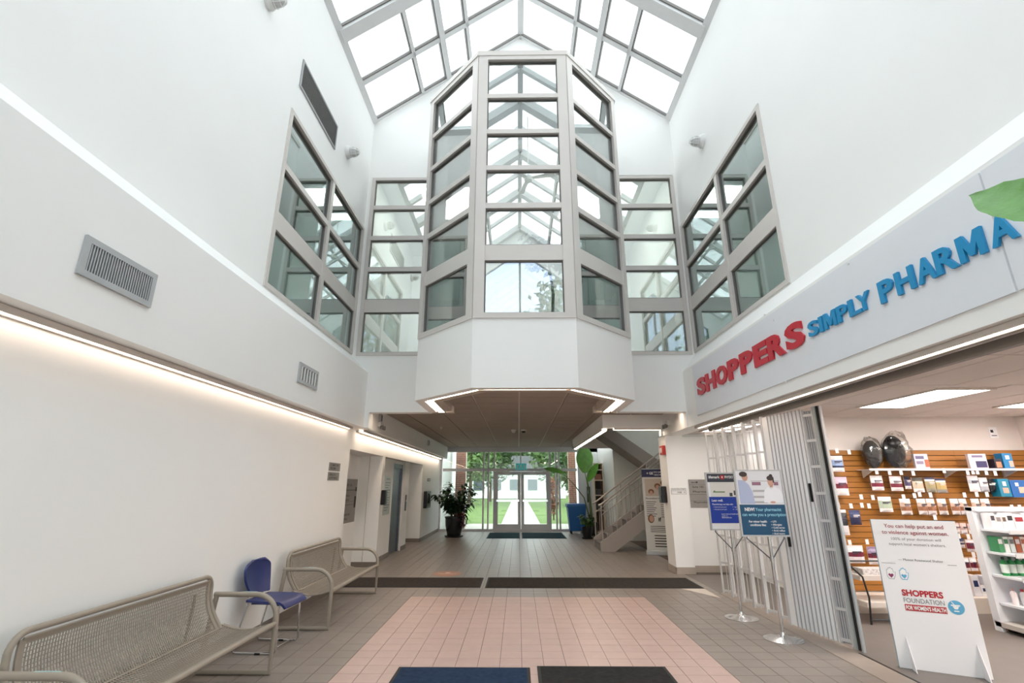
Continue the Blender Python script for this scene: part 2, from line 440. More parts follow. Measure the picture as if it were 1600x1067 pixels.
# ---- glazed bay: octagonal front on a solid white apron
B0, B1 = -0.62, 0.80; YBF = 6.26; YBS = 7.26
BZ0, BZ1 = 2.83, 3.82; BTOP = 8.43
plan = [(BL, YB), (BL, YBS), (B0, YBF), (B1, YBF), (BR, YBS), (BR, YB)]
inner = [(BL + 0.14, YB), (BL + 0.14, YBS + 0.06), (B0 + 0.06, YBF + 0.14), (B1 - 0.06, YBF + 0.14), (BR - 0.14, YBS + 0.06), (BR - 0.14, YB)]
m = MB()
for i in range(5):
    m.prism([plan[i], plan[i + 1], inner[i + 1], inner[i]], 'z', BZ0, BZ1)
m.prism([plan[0], plan[1], inner[1], inner[0]], 'z', BZ1, BTOP); m.prism([plan[4], plan[5], inner[5], inner[4]], 'z', BZ1, BTOP)
struct(m.build('wall_bay', M_WHITE))
cap = [(BL - 0.03, YB), (BL - 0.03, YBS - 0.02), (B0 - 0.02, YBF - 0.03), (B1 + 0.02, YBF - 0.03), (BR + 0.03, YBS - 0.02), (BR + 0.03, YB)]
capi = [(BL + .1, YB), (BL + .1, YBS + .05), (B0 + .05, YBF + .1), (B1 - .05, YBF + .1), (BR - .1, YBS + .05), (BR - .1, YB)]
cm = MB()
for i in range(5): cm.prism([cap[i], cap[i + 1], capi[i + 1], capi[i]], 'z', 8.36, 8.45)
cb_ = struct(cm.build('ceiling_bay', M_FRAME), 'glass roof of the bay in a grey frame')
MB().prism(capi, 'z', 8.40, 8.41).build('pane', M_GLASSR, cb_)
struct(MB().prism(inner, 'z', 3.2, 3.4).build('floor_bay', M_ROOMF))
bay_rows = [(3.88, 4.68), (4.92, 5.52), (5.61, 6.18), (6.26, 6.84), (6.92, 7.52), (7.60, 8.28)]
e1 = Vector((B0 - BL, YBF - YBS, 0)); wd = e1.length
window('window_5', Face((B0, YBF, 0), (1, 0, 0)), B1 - B0, bay_rows, [(0.15, B1 - B0 - 0.15)], M_GLASSB, depth=0.14, edge=0.08)
window('window_6', Face((BL, YBS, 0), e1), wd, bay_rows, [(0.10, wd - 0.14)], M_GLASSB, depth=0.14, edge=0.08)
window('window_7', Face((B1, YBF, 0), (BR - B1, YBS - YBF, 0)), wd, bay_rows, [(0.14, wd - 0.10)], M_GLASSB, depth=0.14, edge=0.08)

# ---- corridor ceiling under the bay: panels in a grid, with a light cove along the bay edge
ZC = 2.98
def inset(pts, d):
    res = []
    for i, p in enumerate(pts):
        if i == 0: res.append((p[0] + d, p[1])); continue
        if i == len(pts) - 1: res.append((p[0] - d, p[1])); continue
        a = Vector(pts[i - 1]); q = Vector(p); b2 = Vector(pts[i + 1])
        d1 = (q - a).normalized(); d2 = (b2 - q).normalized()
        n1 = Vector((-d1.y, d1.x)); n2 = Vector((-d2.y, d2.x)); nn = (n1 + n2).normalized(); k = d / max(0.3, nn.dot(n1))
        res.append((q.x + nn.x * k, q.y + nn.y * k))
    return res
ring0 = inset(plan, 0.05); ring1 = inset(plan, 0.27); ring2 = inset(plan, 0.40)
CY = YB + 0.47
ceil_o = struct(MB().prism([(-2.68, YG - 0.06), (-2.68, CY)] + [(ring2[0][0], CY)] + ring2[1:5] + [(ring2[5][0], CY), (2.94, CY), (2.94, 9.93), (1.72, 9.93), (1.72, 15.7), (2.4, 15.7), (2.4, YG - 0.06)], 'z', ZC + 0.02, ZC + 0.16).build('ceiling', M_TBAR))
def clip(poly, conv):
    """cut a polygon by a convex counter-clockwise polygon"""
    out = poly
    for i in range(len(conv)):
        a = conv[i]; b = conv[(i + 1) % len(conv)]; inp = out; out = []
        side = lambda p: (b[0] - a[0]) * (p[1] - a[1]) - (b[1] - a[1]) * (p[0] - a[0])
        for j in range(len(inp)):
            p = inp[j]; q = inp[(j + 1) % len(inp)]; sp_, sq = side(p), side(q)
            if sp_ >= 0: out.append(p)
            if (sp_ > 0 > sq) or (sp_ < 0 < sq):
                t = sp_ / (sp_ - sq); out.append((p[0] + (q[0] - p[0]) * t, p[1] + (q[1] - p[1]) * t))
        if not out: return []
    return out
def area(p): return abs(sum(p[i][0] * p[(i + 1) % len(p)][1] - p[(i + 1) % len(p)][0] * p[i][1] for i in range(len(p)))) / 2
zones = [[(ring2[0][0], CY)] + ring2[1:5] + [(ring2[5][0], CY)], [(-2.68, CY), (2.94, CY), (2.94, 9.93), (-2.68, 9.93)],
         [(-2.68, 9.93), (1.72, 9.93), (1.72, 15.7), (-2.68, 15.7)], [(-2.68, 15.7), (2.4, 15.7), (2.4, YG - 0.06), (-2.68, YG - 0.06)]]
PW, PD = 0.76, 0.61
for j in range(22):
    for i in range(-5, 5):
        x = 0.02 + i * PW; y = 6.0 + j * PD
        for zn in zones:
            pl = clip([(x + 0.014, y + 0.007), (x + PW - 0.014, y + 0.007), (x + PW - 0.014, y + PD - 0.007), (x + 0.014, y + PD - 0.007)], zn)
            if len(pl) > 2 and area(pl) > 0.004: MB().prism(pl, 'z', ZC + 0.002, ZC + 0.02).build('ceiling_panel', M_CEIL, ceil_o, fix=True)
lip = MB()
for i in range(5): lip.prism([ring1[i], ring1[i + 1], ring2[i + 1], ring2[i]], 'z', 2.85, ZC + 0.1)
lip.box(OL, ring2[0][0], YB + 0.34, CY, 2.87, ZC + 0.1); lip.box(ring2[5][0], 2.94, YB + 0.34, CY, 2.87, ZC + 0.1)
struct(lip.build('trim_2', mat('beige_trim', (196, 184, 172), 0.6)))

# ---- right side: pier, directory wall, stair hall
rw = MB()
rw.box(2.97, 3.32, 9.95, 10.45, 0, ZS); rw.box(3.32, 4.45, 10.15, 10.4, 0, ZS); rw.box(4.3, 4.45, 7.6, 10.15, 0, ZS)
struct(rw.build('wall_right_corridor', M_WHITE))
b = MB(); b.box(2.96, 3.33, 9.938, 9.95, 0, 0.12); b.box(2.958, 2.97, 9.938, 10.45, 0, 0.12); b.box(3.33, 4.3, 10.138, 10.15, 0, 0.12)
struct(b.build('baseboard_right', mat('beige_base_tile', (176, 164, 152), 0.5, vary=0.05)))
struct(MB().box(2.94, 3.3, YB + .2, 9.95, ZS, 3.05).build('trim_3', M_WHITE))
sw = MB(); sw.box(2.98, 5.2, 15.6, 15.8, 0, 5.2); sw.box(5.05, 5.2, 10.4, 15.6, 0, 5.2); sw.box(4.3, 5.2, 10.35, 10.5, 0, 5.2); sw.box(2.9, 5.2, 9.95, 10.1, ZS, 5.2)
sw.box(2.98, 3.12, 15.8, YG, 0, 5.2)
struct(sw.build('wall_stair_hall', mat('pale_grey_paint', (216, 220, 216), 0.75, vary=0.015)))
struct(MB().box(1.6, 5.2, 9.95, 15.8, 5.2, 5.3).build('ceiling_stair_hall', M_WHITE))
# bulkhead ring around the stair opening
br = MB(); br.box(1.72, 3.0, 9.9, 10.05, 2.72, 3.2); br.box(1.72, 1.86, 10.05, 15.7, 2.72, 5.2); br.box(1.72, 2.98, 15.55, 15.7, 2.72, 5.2)
br.box(1.72, 5.2, 9.93, 10.05, 3.2, 5.2)
struct(br.build('trim_4', M_WHITE))

# ---- far glazed entrance wall
def bars(name, boxes, m, parent=None):
    q = MB()
    for bx in boxes: q.box(*bx)
    return q.build(name, m, parent)
M_WFR = mat('white_door_frame', (214, 214, 218), 0.4)
wg = struct(bars('window_8', [(-2.95, 3.0, YG - 0.06, YG + 0.06, 0, 0.08), (-2.95, 3.0, YG - 0.06, YG + 0.06, 2.80, 3.05), (-2.95, -2.86, YG - 0.06, YG + 0.06, 0.08, 2.8), (2.22, 2.32, YG - 0.06, YG + 0.06, 0.08, 2.8)], M_WFR))
struct(MB().box(2.32, 3.2, YG - 0.06, YG + 0.06, 0, 3.05).build('wall_far', mat('pale_grey_paint', (216, 220, 216))))
ver = [-1.30, -1.12, -0.90, 1.17, 1.40, 1.52]
for x in ver: bars('mullion', [(x - 0.03, x + 0.03, YG - 0.06, YG + 0.06, 0.08, 2.8)], M_WFR, wg)
bars('mullion', [(0.07, 0.11, YG - 0.05, YG + 0.05, 2.2, 2.8)], M_WFR, wg)
xs = [-2.86] + ver + [2.22]
for a, b in zip(xs[:-1], xs[1:]):
    bars('transom', [(a + 0.03, b - 0.03, YG - 0.05, YG + 0.05, 2.10, 2.20)], M_WFR, wg)
    if b - a > 0.1:
        bars('pane', [(a + 0.03, b - 0.03, YG - 0.005, YG + 0.005, 2.2, 2.8)], M_GLASSD, wg)
        if not (a > -1.0 and b < 1.3): bars('pane', [(a + 0.03, b - 0.03, YG - 0.005, YG + 0.005, 0.08, 2.1)], M_GLASSD, wg)
for k, (a, b) in enumerate([(-0.87, 0.085), (0.095, 1.14)]):
    d = struct(bars('door_%d' % (k + 1), [(a, a + 0.11, YG - 0.03, YG + 0.03, 0.02, 2.08), (b - 0.11, b, YG - 0.03, YG + 0.03, 0.02, 2.08), (a + .11, b - .11, YG - 0.03, YG + 0.03, 0.02, 0.24), (a + .11, b - .11, YG - 0.03, YG + 0.03, 1.97, 2.08)], M_WFR))
    bars('pane', [(a + .11, b - .11, YG - 0.004, YG + 0.004, 0.24, 1.97)], M_GLASSD, d)
    pb = MB(); pb.box(a + 0.06, b - 0.06, YG - 0.11, YG - 0.07, 1.02, 1.09); pb.box(a + 0.06, a + 0.1, YG - 0.08, YG - 0.03, 1.03, 1.08); pb.box(b - 0.1, b - 0.06, YG - 0.08, YG - 0.03, 1.03, 1.08)
    pb.build('push_bar', M_CHROME, d)

# ---- entrance end of the atrium behind the camera: gable wall with a tall gable-shaped window
fw = MB()
def gf(x0, x1, z0, z1=None):
    top = lambda x: gable(x) if z1 is None else z1
    pts = [(x0, z0), (x1, z0), (x1, top(x1))]
    if z1 is None and x0 < XC < x1: pts.append((XC, gable(XC)))
    pts.append((x0, top(x0))); fw.prism(pts, 'y', YF - 0.2, YF)
GW = 2.4
def gz(x): return gable(x) - 1.0
gf(XL, XC - GW, 0); gf(XC + GW, XR, 0)
for s in (-1, 1):
    x0, x1 = (XC - GW, XC) if s < 0 else (XC, XC + GW)
    fw.prism([(x0, gz(x0)), (x1, gz(x1)), (x1, gable(x1)), (x0, gable(x0))], 'y', YF - 0.2, YF)
fw.box(XC - GW, XC + GW, YF - 0.2, YF, 2.9, 3.9)
fw.box(XL - 0.2, XL, YF - 0.2, YF, 0, 3.9); fw.box(XR, 3.4, YF - 0.2, YF, 0, 3.9)
struct(fw.build('wall_front', M_WHITE))
fg = struct(bars('window_9', [(XC - 0.04, XC + 0.04, YF - 0.15, YF - 0.03, 3.9, gz(XC)), (XC - GW, XC + GW, YF - 0.15, YF - 0.03, 5.6, 5.85), (XC - GW, XC - GW + 0.06, YF - 0.15, YF - 0.03, 0, gz(XC - GW)), (XC + GW - .06, XC + GW, YF - 0.15, YF - 0.03, 0, gz(XC + GW)), (XC - 0.04, XC + 0.04, YF - 0.15, YF - 0.03, 0, 2.9), (XC - GW, XC + GW, YF - 0.15, YF - 0.03, 2.15, 2.25)], mat('dark_bronze_frame', (60, 62, 66), 0.5)))
for (x0, x1) in ((XC - GW + .06, XC - .04), (XC + .04, XC + GW - .06)):
    MB().prism([(x0, 5.85), (x1, 5.85), (x1, gz(x1)), (x0, gz(x0))], 'y', YF - 0.09, YF - 0.085).build('pane', M_GLASSF, fg)
    for z0, z1 in ((0, 2.15), (2.25, 2.9), (3.9, 5.6)): bars('pane', [(x0, x1, YF - .09, YF - .085, z0, z1)], M_GLASSD if z0 < 3 else M_GLASSF, fg)

# ---- glass roof: rafters, purlins, ridge and panes on both slopes
sk = MB(); sk.bar((XC, YF, EAVE + RISE + 0.02), (XC, YB, EAVE + RISE + 0.02), 0.13, 0.16)
sky = struct(sk.build('skylight', M_SKYF), 'white steel framed gable glass roof')
PUR = [3.115, 2.13, 1.59, 1.11, 0.0]
yr = [8.40, 7.42, 6.36, 5.36, 4.30, 3.30, 2.24, 1.24, 0.18, -0.82, -1.88, -2.88, -4.25]
def sp(s, d, off=0.0):
    n = Vector((s * math.sin(SLOPE), 0, math.cos(SLOPE)))
    return Vector((XC + s * d, 0, EAVE + (HW - d) * RISE / HW)) + n * off
for s in (-1, 1):
    n = Vector((s * math.sin(SLOPE), 0, math.cos(SLOPE)))
    for i, d in enumerate(PUR[:-1]):
        w, h = ((0.13, 0.16), (0.07, 0.12), (0.11, 0.16), (0.07, 0.12))[i]
        a = sp(s, d)
        for y0, y1 in zip(yr[:-1], yr[1:]):
            q = MB(); q.bar((a.x, y0, a.z), (a.x, y1, a.z), w, h, n); q.mi = 1
            if i: ed_ = sp(s, d + (w / 2 + .012) * math.cos(SLOPE), -.02); q.bar((ed_.x, y0, ed_.z), (ed_.x, y1, ed_.z), 0.016, 0.05, n)
            q.build('eave_beam' if i == 0 else 'purlin', [M_SKYF, M_GASK], sky)
    for k, y in enumerate(yr):
        big = k % 2 == 0 and 0 < k
        w, h = (0.24, 0.20) if big else ((0.10, 0.12) if k else (0.06, 0.12))
        a = sp(s, HW); b2 = sp(s, 0.02)
        q = MB(); q.bar((a.x, y, a.z), (b2.x, y, b2.z), w, h, n); q.mi = 1; a = sp(s, HW, -.02); b2 = sp(s, 0.02, -.02); yy = y - w / 2 - .012; q.bar((a.x, yy, a.z), (b2.x, yy, b2.z), 0.02, 0.05, n); q.build('rafter', [M_SKYF, M_GASK], sky)
    for y1, y0 in zip(yr[:-1], yr[1:]):
        for d0, d1 in zip(PUR[:-1], PUR[1:]):
            p0 = sp(s, d0, 0.07); p1 = sp(s, d1, 0.07)
            q = MB(); th = n * 0.012
            vs = [(p0.x, y0, p0.z), (p0.x, y1, p0.z), (p1.x, y1, p1.z), (p1.x, y0, p1.z)]
            vs += [tuple(Vector(v) + th) for v in vs]
            q.add(vs, [(0, 1, 2, 3), (7, 6, 5, 4), (0, 4, 5, 1), (1, 5, 6, 2), (2, 6, 7, 3), (3, 7, 4, 0)]).build('pane', M_GLASSR, sky)

# ---- rooms behind the upper windows
def room(name, x0, x1, y0, y1, z0, z1, open_side, wallm=M_ROOM):
    t = 0.1; q = MB(); q.mi = 0
    if open_side != 'x1': q.box(x1, x1 + t, y0 - t, y1 + t, z0, z1)
    if open_side != 'x0': q.box(x0 - t, x0, y0 - t, y1 + t, z0, z1)
    if open_side != 'y0': q.box(x0, x1, y0 - t, y0, z0, z1)
    q.box(x0, x1, y1, y1 + t, z0, z1)
    struct(q.build('wall_' + name, wallm))
    struct(MB().box(x0 - t, x1 + t, y0 - t, y1 + t, z0 - t, z0).build('floor_' + name, M_ROOMF))
    struct(MB().box(x0 - t, x1 + t, y0 - t, y1 + t, z1, z1 + t).build('ceiling_' + name, M_ROOM))
room('office_left', -7.2, XL - 0.2, 4.2, 8.4, 3.45, 6.7, 'x1')
room('office_right', XR + 0.2, 7.4, 4.2, 8.4, 3.45, 6.7, 'x0')
room('lounge', XL - 0.2, XR + 0.2, YB + 0.25, 13.5, 3.3, 8.4, 'y0')
# ---- shop shell
sh = MB(); sh.box(9.1, 9.25, -1.2, 7.6, 0, 2.7); sh.box(3.3, 9.25, -1.35, -1.2, 0, 2.7); sh.box(4.3, 9.1, 7.45, 7.6, 0, 2.7); sh.box(3.16, 3.34, -1.35, 1.2, 0, ZS)
struct(sh.build('wall_shop', M_SHOPW))
ff = MB(); ff.box(3.2, 3.4, YF, -1.35, 0, ZS); ff.box(3.0, 3.2, YF, -1.2, 0, ZS); struct(ff.build('wall_right_lower', M_WHITE))
sc_ = struct(MB().box(2.96, 9.25, -1.35, 10.15, 2.60, 2.72).build('ceiling_shop', M_SHOPC))
SP = 1.22; SQ = 0.61
pan = MB().box(0.006, SP - 0.006, 0.006, SQ - 0.006, -0.008, 0.0).mesh('ceiling_panel', M_SHOPC)
TROF = [(4.50, 5.78), (6.30, 5.78), (4.50, 3.34), (6.30, 3.34), (8.1, 5.78), (8.1, 3.34), (4.5, 0.9), (6.3, 0.9), (3.5, 8.75)]
for i in range(10):
    for j in range(6):
        x = 3.28 + i * SQ; y = 7.41 - (j + 1) * SP
        if x + SQ > 9.1 or y < -0.1: continue
        if any(abs(x + SQ / 2 - (tx + 0.28)) < 0.4 and abs(y + SP / 2 - ty) < 0.7 for tx, ty in TROF): continue
        o = inst(pan, 'ceiling_panel', (x + SQ, y, 2.60), sc_, (0, 0, R(90)))
# ---- lamps: light strips under the soffits
def strip(label, p, q, w, z, ny, group=None, mlamp=None, over=0.0):
    """a long fluorescent strip from p to q hung under z; the housing is a shallow trough around the lens"""
    p = Vector((p[0], p[1], 0)); q = Vector((q[0], q[1], 0)); c_ = (p + q) / 2
    t = thing('strip_light', label, 'lamp', (c_.x, c_.y, z), 0, group)
    d = (q - p).normalized(); sd = Vector((-d.y, d.x, 0))
    h = MB()
    for s in (-1, 1):
        a = p + sd * s * (w / 2 + 0.008); b_ = q + sd * s * (w / 2 + 0.008)
        h.bar((a.x, a.y, z - 0.02), (b_.x, b_.y, z - 0.02), 0.016, 0.04)
    h.bar((p.x, p.y, z - 0.004), (q.x, q.y, z - 0.004), w, 0.008)
    h.build('housing', M_LAMPH, t)
    l = MB(); l.bar((p.x, p.y, z - 0.022), (q.x, q.y, z - 0.022), w - 0.004, 0.016); l.build('diffuser', mlamp or M_LAMP, t)
    return t
strip('long warm light strip along the top of the left atrium wall above the benches', (WL + 0.05, -3.9), (WL + 0.05, 8.3), 0.05, ZS - .003, 0, None, M_LAMP1)
strip('warm light strip above the lift and alcoves on the left of the corridor', (WL + 0.09, 8.75), (WL + 0.09, 18.2), 0.07, ZS - .003, 0, None, M_LAMP2)
strip('long warm light strip under the fascia with the pharmacy sign', (FR + 0.10, -1.0), (FR + 0.10, 8.3), 0.06, ZS - .003, 0, None, M_LAMP1)
rr = inset(plan, 0.205); zc = 2.885
def seg(i, label): 
    a, b_ = Vector(rr[i]), Vector(rr[i + 1]); d = (b_ - a).normalized()
    strip(label, a + d * 0.06, b_ - d * 0.06, 0.07, zc, 0)
seg(2, 'cove light strip under the flat front edge of the glazed bay'); seg(1, 'cove light strip under the left slanted edge of the glazed bay'); seg(3, 'cove light strip under the right slanted edge of the glazed bay')
a, b_ = rr[0], rr[1]; strip('short bright cove strip under the left return of the glazed bay', (a[0], a[1] + 0.2), (b_[0], b_[1] + 0.1), 0.1, zc, 0)
a, b_ = rr[5], rr[4]; strip('short bright cove strip under the right return of the glazed bay', (a[0], a[1] + 0.2), (b_[0], b_[1] + 0.1), 0.1, zc, 0)
strip('thin light strip along the opening edge left of the glazed bay', (-2.5, YB + 0.27), (BL - 0.1, YB + 0.27), 0.06, zc, 0)
strip('thin light strip along the opening edge right of the glazed bay', (BR + 0.1, YB + 0.27), (2.85, YB + 0.27), 0.06, zc, 0)
strip('light strip under the stair bulkhead running toward the doors', (1.79, 10.15), (1.79, 15.6), 0.09, 2.72, 0)
strip('light strip under the front of the stair bulkhead beside the pier', (1.95, 9.98), (2.9, 9.98), 0.06, 2.72, 0)
# ceiling over the cove
cv = MB()
for i in range(5): cv.prism([ring0[i], ring0[i + 1], ring1[i + 1], ring1[i]], 'z', 2.887, ZC + 0.1)
cv.box(OL, ring1[0][0], YB + 0.02, YB + 0.34, 2.887, ZC + 0.1); cv.box(ring1[5][0], 2.94, YB + 0.02, YB + 0.34, 2.887, ZC + 0.1)
struct(cv.build('ceiling_cove', M_WHITE))
# shop troffers
for k, (x, y) in enumerate(TROF):
    lab = ['recessed white ceiling panel light above the slat wall, nearer the folding gate', 'recessed white ceiling panel light at the right edge of the shop ceiling'][k] if k < 2 else ['', '', 'recessed ceiling light in the shop nearer the camera than the standee', 'recessed ceiling light above the right end of the shelf unit', 'recessed ceiling light in the far right corner of the shop', 'recessed ceiling light by the right shop wall', 'recessed ceiling light just inside the near shop corner', 'recessed ceiling light at the near end of the shop', 'recessed ceiling light glimpsed behind the lattice of the folding gate'][k]
    t = thing('troffer_light', lab, 'lamp', (x + 0.28, y, 2.59), 0, 'shop ceiling lights')
    f = MB(); f.box(x - 0.03, x, y - 0.66, y + 0.66, 2.575, 2.60); f.box(x + 0.56, x + 0.59, y - 0.66, y + 0.66, 2.575, 2.60); f.box(x, x + .56, y - .66, y - .62, 2.575, 2.6); f.box(x, x + .56, y + .62, y + .66, 2.575, 2.6)
    f.build('frame', M_LAMPH, t); MB().box(x, x + 0.56, y - 0.62, y + 0.62, 2.58, 2.60).build('diffuser', M_LAMPD if k == 8 else M_LAMPS, t)
# unseen fill lamps added to brighten the rooms behind the upper glass
def added_lamp(lab, x, y, z, w):
    t = thing('ceiling_light', lab, 'lamp', (x, y, z)); MB().box(x - w - .05, x + w + .05, y - w - .05, y + w + .05, z - 0.03, z).build('housing', M_LAMPH, t)
    MB().box(x - w, x + w, y - w, y + w, z - 0.045, z - 0.03).build('diffuser', M_FILL, t)
added_lamp('left square ceiling light of the lounge behind the glazed bay', -1.6, 10.6, 8.4, 0.7)
added_lamp('right square ceiling light of the lounge behind the glazed bay', 1.8, 10.6, 8.4, 0.7)
added_lamp('square ceiling light of the office behind the left upper window', -5.4, 6.4, 6.7, 0.5)  # added to lighten the office panes and their reflections
added_lamp('square ceiling light of the office behind the right upper window', 5.6, 6.4, 6.7, 0.5)
added_lamp('square ceiling light at the top of the stair hall', 3.6, 13.0, 5.2, 0.35)  # unseen lamp added to brighten the stairs

# ---- outside: apron, lawn, path, trees, hedge, far building, brick piers
struct(MB().box(-40, 40, YG + 0.06, 90, -0.3, -0.06).build('ground_lawn', mat('lawn_grass', (86, 112, 50), 0.95, vary=0.25, vscale=3, bump=0.5, bscale=40)))
struct(MB().box(-12, 12, YG + 0.06, 22.4, -0.2, -0.01).build('ground_apron', mat('pale_concrete', (176, 172, 166), 0.9, vary=0.05, vscale=2)))
struct(MB().box(-0.75, 0.95, 22.4, 60, -0.2, -0.02).build('ground_path', MATS['pale_concrete']))
struct(MB().box(-30, 30, YF - 20, YF - 0.2, -0.2, -0.01).build('ground_forecourt', MATS['pale_concrete']))
M_LEAF = [mat('leaf_green_%d' % i, c_, 0.6, vary=0.3, vscale=6) for i, c_ in enumerate([(78, 104, 64), (98, 126, 74), (118, 144, 88)])]
M_BARK = mat('bark', (92, 76, 62), 0.9, vary=0.2, vscale=12, bump=0.5, bscale=30)
def leaf_cloud(c_, rx, ry, rz, n, size, rng, shell=0.55):
    m = MB()
    for _ in range(n):
        while True:
            d = Vector((rng.uniform(-1, 1), rng.uniform(-1, 1), rng.uniform(-1, 1)))
            if 0.05 < d.length < 1: break
        d = d.normalized() * rng.uniform(shell, 1) * (0.82 + 0.3 * noise.noise(d.normalized() * 2.1 + Vector(c_)))
        p = Vector((c_[0] + d.x * rx, c_[1] + d.y * ry, c_[2] + d.z * rz))
        u = Vector((rng.gauss(0, 1), rng.gauss(0, 1), rng.gauss(0, .6))).normalized(); w_ = u.cross(Vector((rng.gauss(0, 1), rng.gauss(0, 1), rng.gauss(0, 1)))).normalized()
        s_ = size * rng.uniform(0.6, 1.3)
        m.face(p - u * s_, p + w_ * s_ * .45, p + u * s_, p - w_ * s_ * .45)
    return m
def tree(label, x, y, h, r, mi, trunk_h, rng, n=2600, leaf=0.30, name='tree', grp='trees beyond the lawn'):
    t = thing(name, label, 'tree', (x, y, -0.06), 0, grp)
    MB().tube([(x, y, -0.1), (x + 0.1, y, trunk_h), (x + 0.2, y + .1, trunk_h + (h - trunk_h) * .6)], [0.2, 0.15, 0.07], 8).build('trunk', M_BARK, t)
    cz = (trunk_h * .6 + h) / 2
    leaf_cloud((x, y, cz), r, r, (h - trunk_h * .6) / 2, n, leaf, rng).build('crown', M_LEAF[mi], t, fix=False, kind='stuff')
for i, (x, y, h, r, mi, th) in enumerate([(-9.5, 36, 9, 3.4, 0, 1.5), (-4.4, 45, 9, 3.6, 1, 1.4), (-3.0, 53.5, 10, 3.4, 0, 1.4), (4.0, 53.5, 10, 3.4, 1, 1.4), (4.9, 43, 9, 3.3, 0, 0.8), (8.2, 34, 9, 3.2, 1, 1.2), (-15.5, 44, 9, 4.0, 1, 1.5), (13.8, 42, 9.5, 4.0, 0, 1.5)]):
    tree(['broad dark tree far left beyond the lawn', 'tree left of the garden path seen through the glazing', 'far tree just left of the path end', 'far tree just right of the path end', 'dark tree right of the path behind the blue bin', 'bright tree seen above the large upright leaf', 'tree at the far left end of the lawn', 'tree at the far right end of the lawn'][i], x, y, h, r, mi, th, RNG)
tree('tall leafy tree outside the entrance behind the camera, mirrored in the bay', 3.4, -13.0, 15.5, 3.6, 0, 4.5, RNG, 2400, .3, grp='trees outside the entrance')
tree('smaller leafy tree outside the entrance, mirrored at the edge of the bay', -4.6, -12.0, 11, 2.6, 1, 4.0, RNG, 1500, .25, grp='trees outside the entrance')
for i, (x, y, r, hh) in enumerate([(-3.0, 26, 0.5, 0.9), (1.75, 25.5, 0.35, 2.2), (-5.2, 30, 1.0, 1.6)]):
    t = thing('shrub', ['round low shrub on the lawn left of the path', 'slim reddish upright shrub right of the path', 'dense round shrub beside the brick pier'][i], 'shrub', (x, y, -0.06))
    MB().tube([(x, y, -0.1), (x, y, hh * .5)], 0.05, 6).build('stem', M_BARK, t)
    leaf_cloud((x, y, hh / 2), r, r, hh / 2, 500, 0.09, RNG).build('foliage', [M_LEAF[1], mat('russet_leaf', (128, 76, 52), 0.7, vary=0.3), M_LEAF[0]][i], t, fix=False, kind='stuff')
hedge = tag(leaf_cloud((0, 78, 4.4), 36, 1.0, 5.6, 13000, 0.6, RNG, 0.2).build('hedge', M_LEAF[0], fix=False, kind='stuff'), 'dark green hedge along the far side of the lawn', 'hedge')
M_BRICK = mat('red_brick', (150, 104, 88), 0.85, vary=0.15, vscale=14)
M_MORTAR = mat('mortar', (176, 166, 156), 0.9)
def brick_pier(label, x, y, w, h):
    t = struct(MB().box(x + 0.008, x + w - 0.008, y + 0.008, y + w - 0.008, -0.05, h).build('wall_brick_pier', M_MORTAR), label)
    br_ = [MB().box(0, L_, 0, 0.10, 0, 0.066).mesh('brick', M_BRICK) for L_ in (0.19, 0.09)]
    k = 0; z = 0.0
    while z + 0.07 < h:
        x_ = x; first = (k % 2 == 1)
        while x_ < x + w - 0.02:
            half = first or x + w - x_ < 0.15
            inst(br_[1 if half else 0], 'brick', (x_, y, z), t); x_ += 0.10 if half else 0.20; first = False
        z += 0.076; k += 1
    return t
brick_pier('brick pier outside the glazing left of the doors', -2.45, 19.5, 0.4, 3.4)
brick_pier('brick pier outside the glazing behind the bird of paradise plant', 1.98, 19.8, 0.3, 3.4)
struct(MB().box(-3.4, -2.65, 19.2, 24, 0, 4).build('wall_wing_left', mat('pale_grey_paint', (216, 220, 216))))
struct(MB().box(2.5, 3.2, 19.0, 24, 0, 4).build('wall_wing_right', MATS['pale_grey_paint']))
hb = thing('house', 'low white building glimpsed through the glass doors', 'building', (0, 66, 0))
MB().box(-9, 6, 64, 72, 0, 3.2).build('wall', mat('white_render', (226, 226, 228), 0.8), hb)
MB().prism([(-9.6, 3.2), (6.6, 3.2), (5, 5.2), (-8, 5.2)], 'y', 63.5, 72.5).build('roof', mat('grey_roof', (112, 112, 118), 0.9), hb)
for k in range(6): MB().box(-8 + k * 2.3, -6.8 + k * 2.3, 63.9, 64.05, 1.0, 2.3).build('window', mat('dark_glass', (64, 74, 84), 0.2), hb)
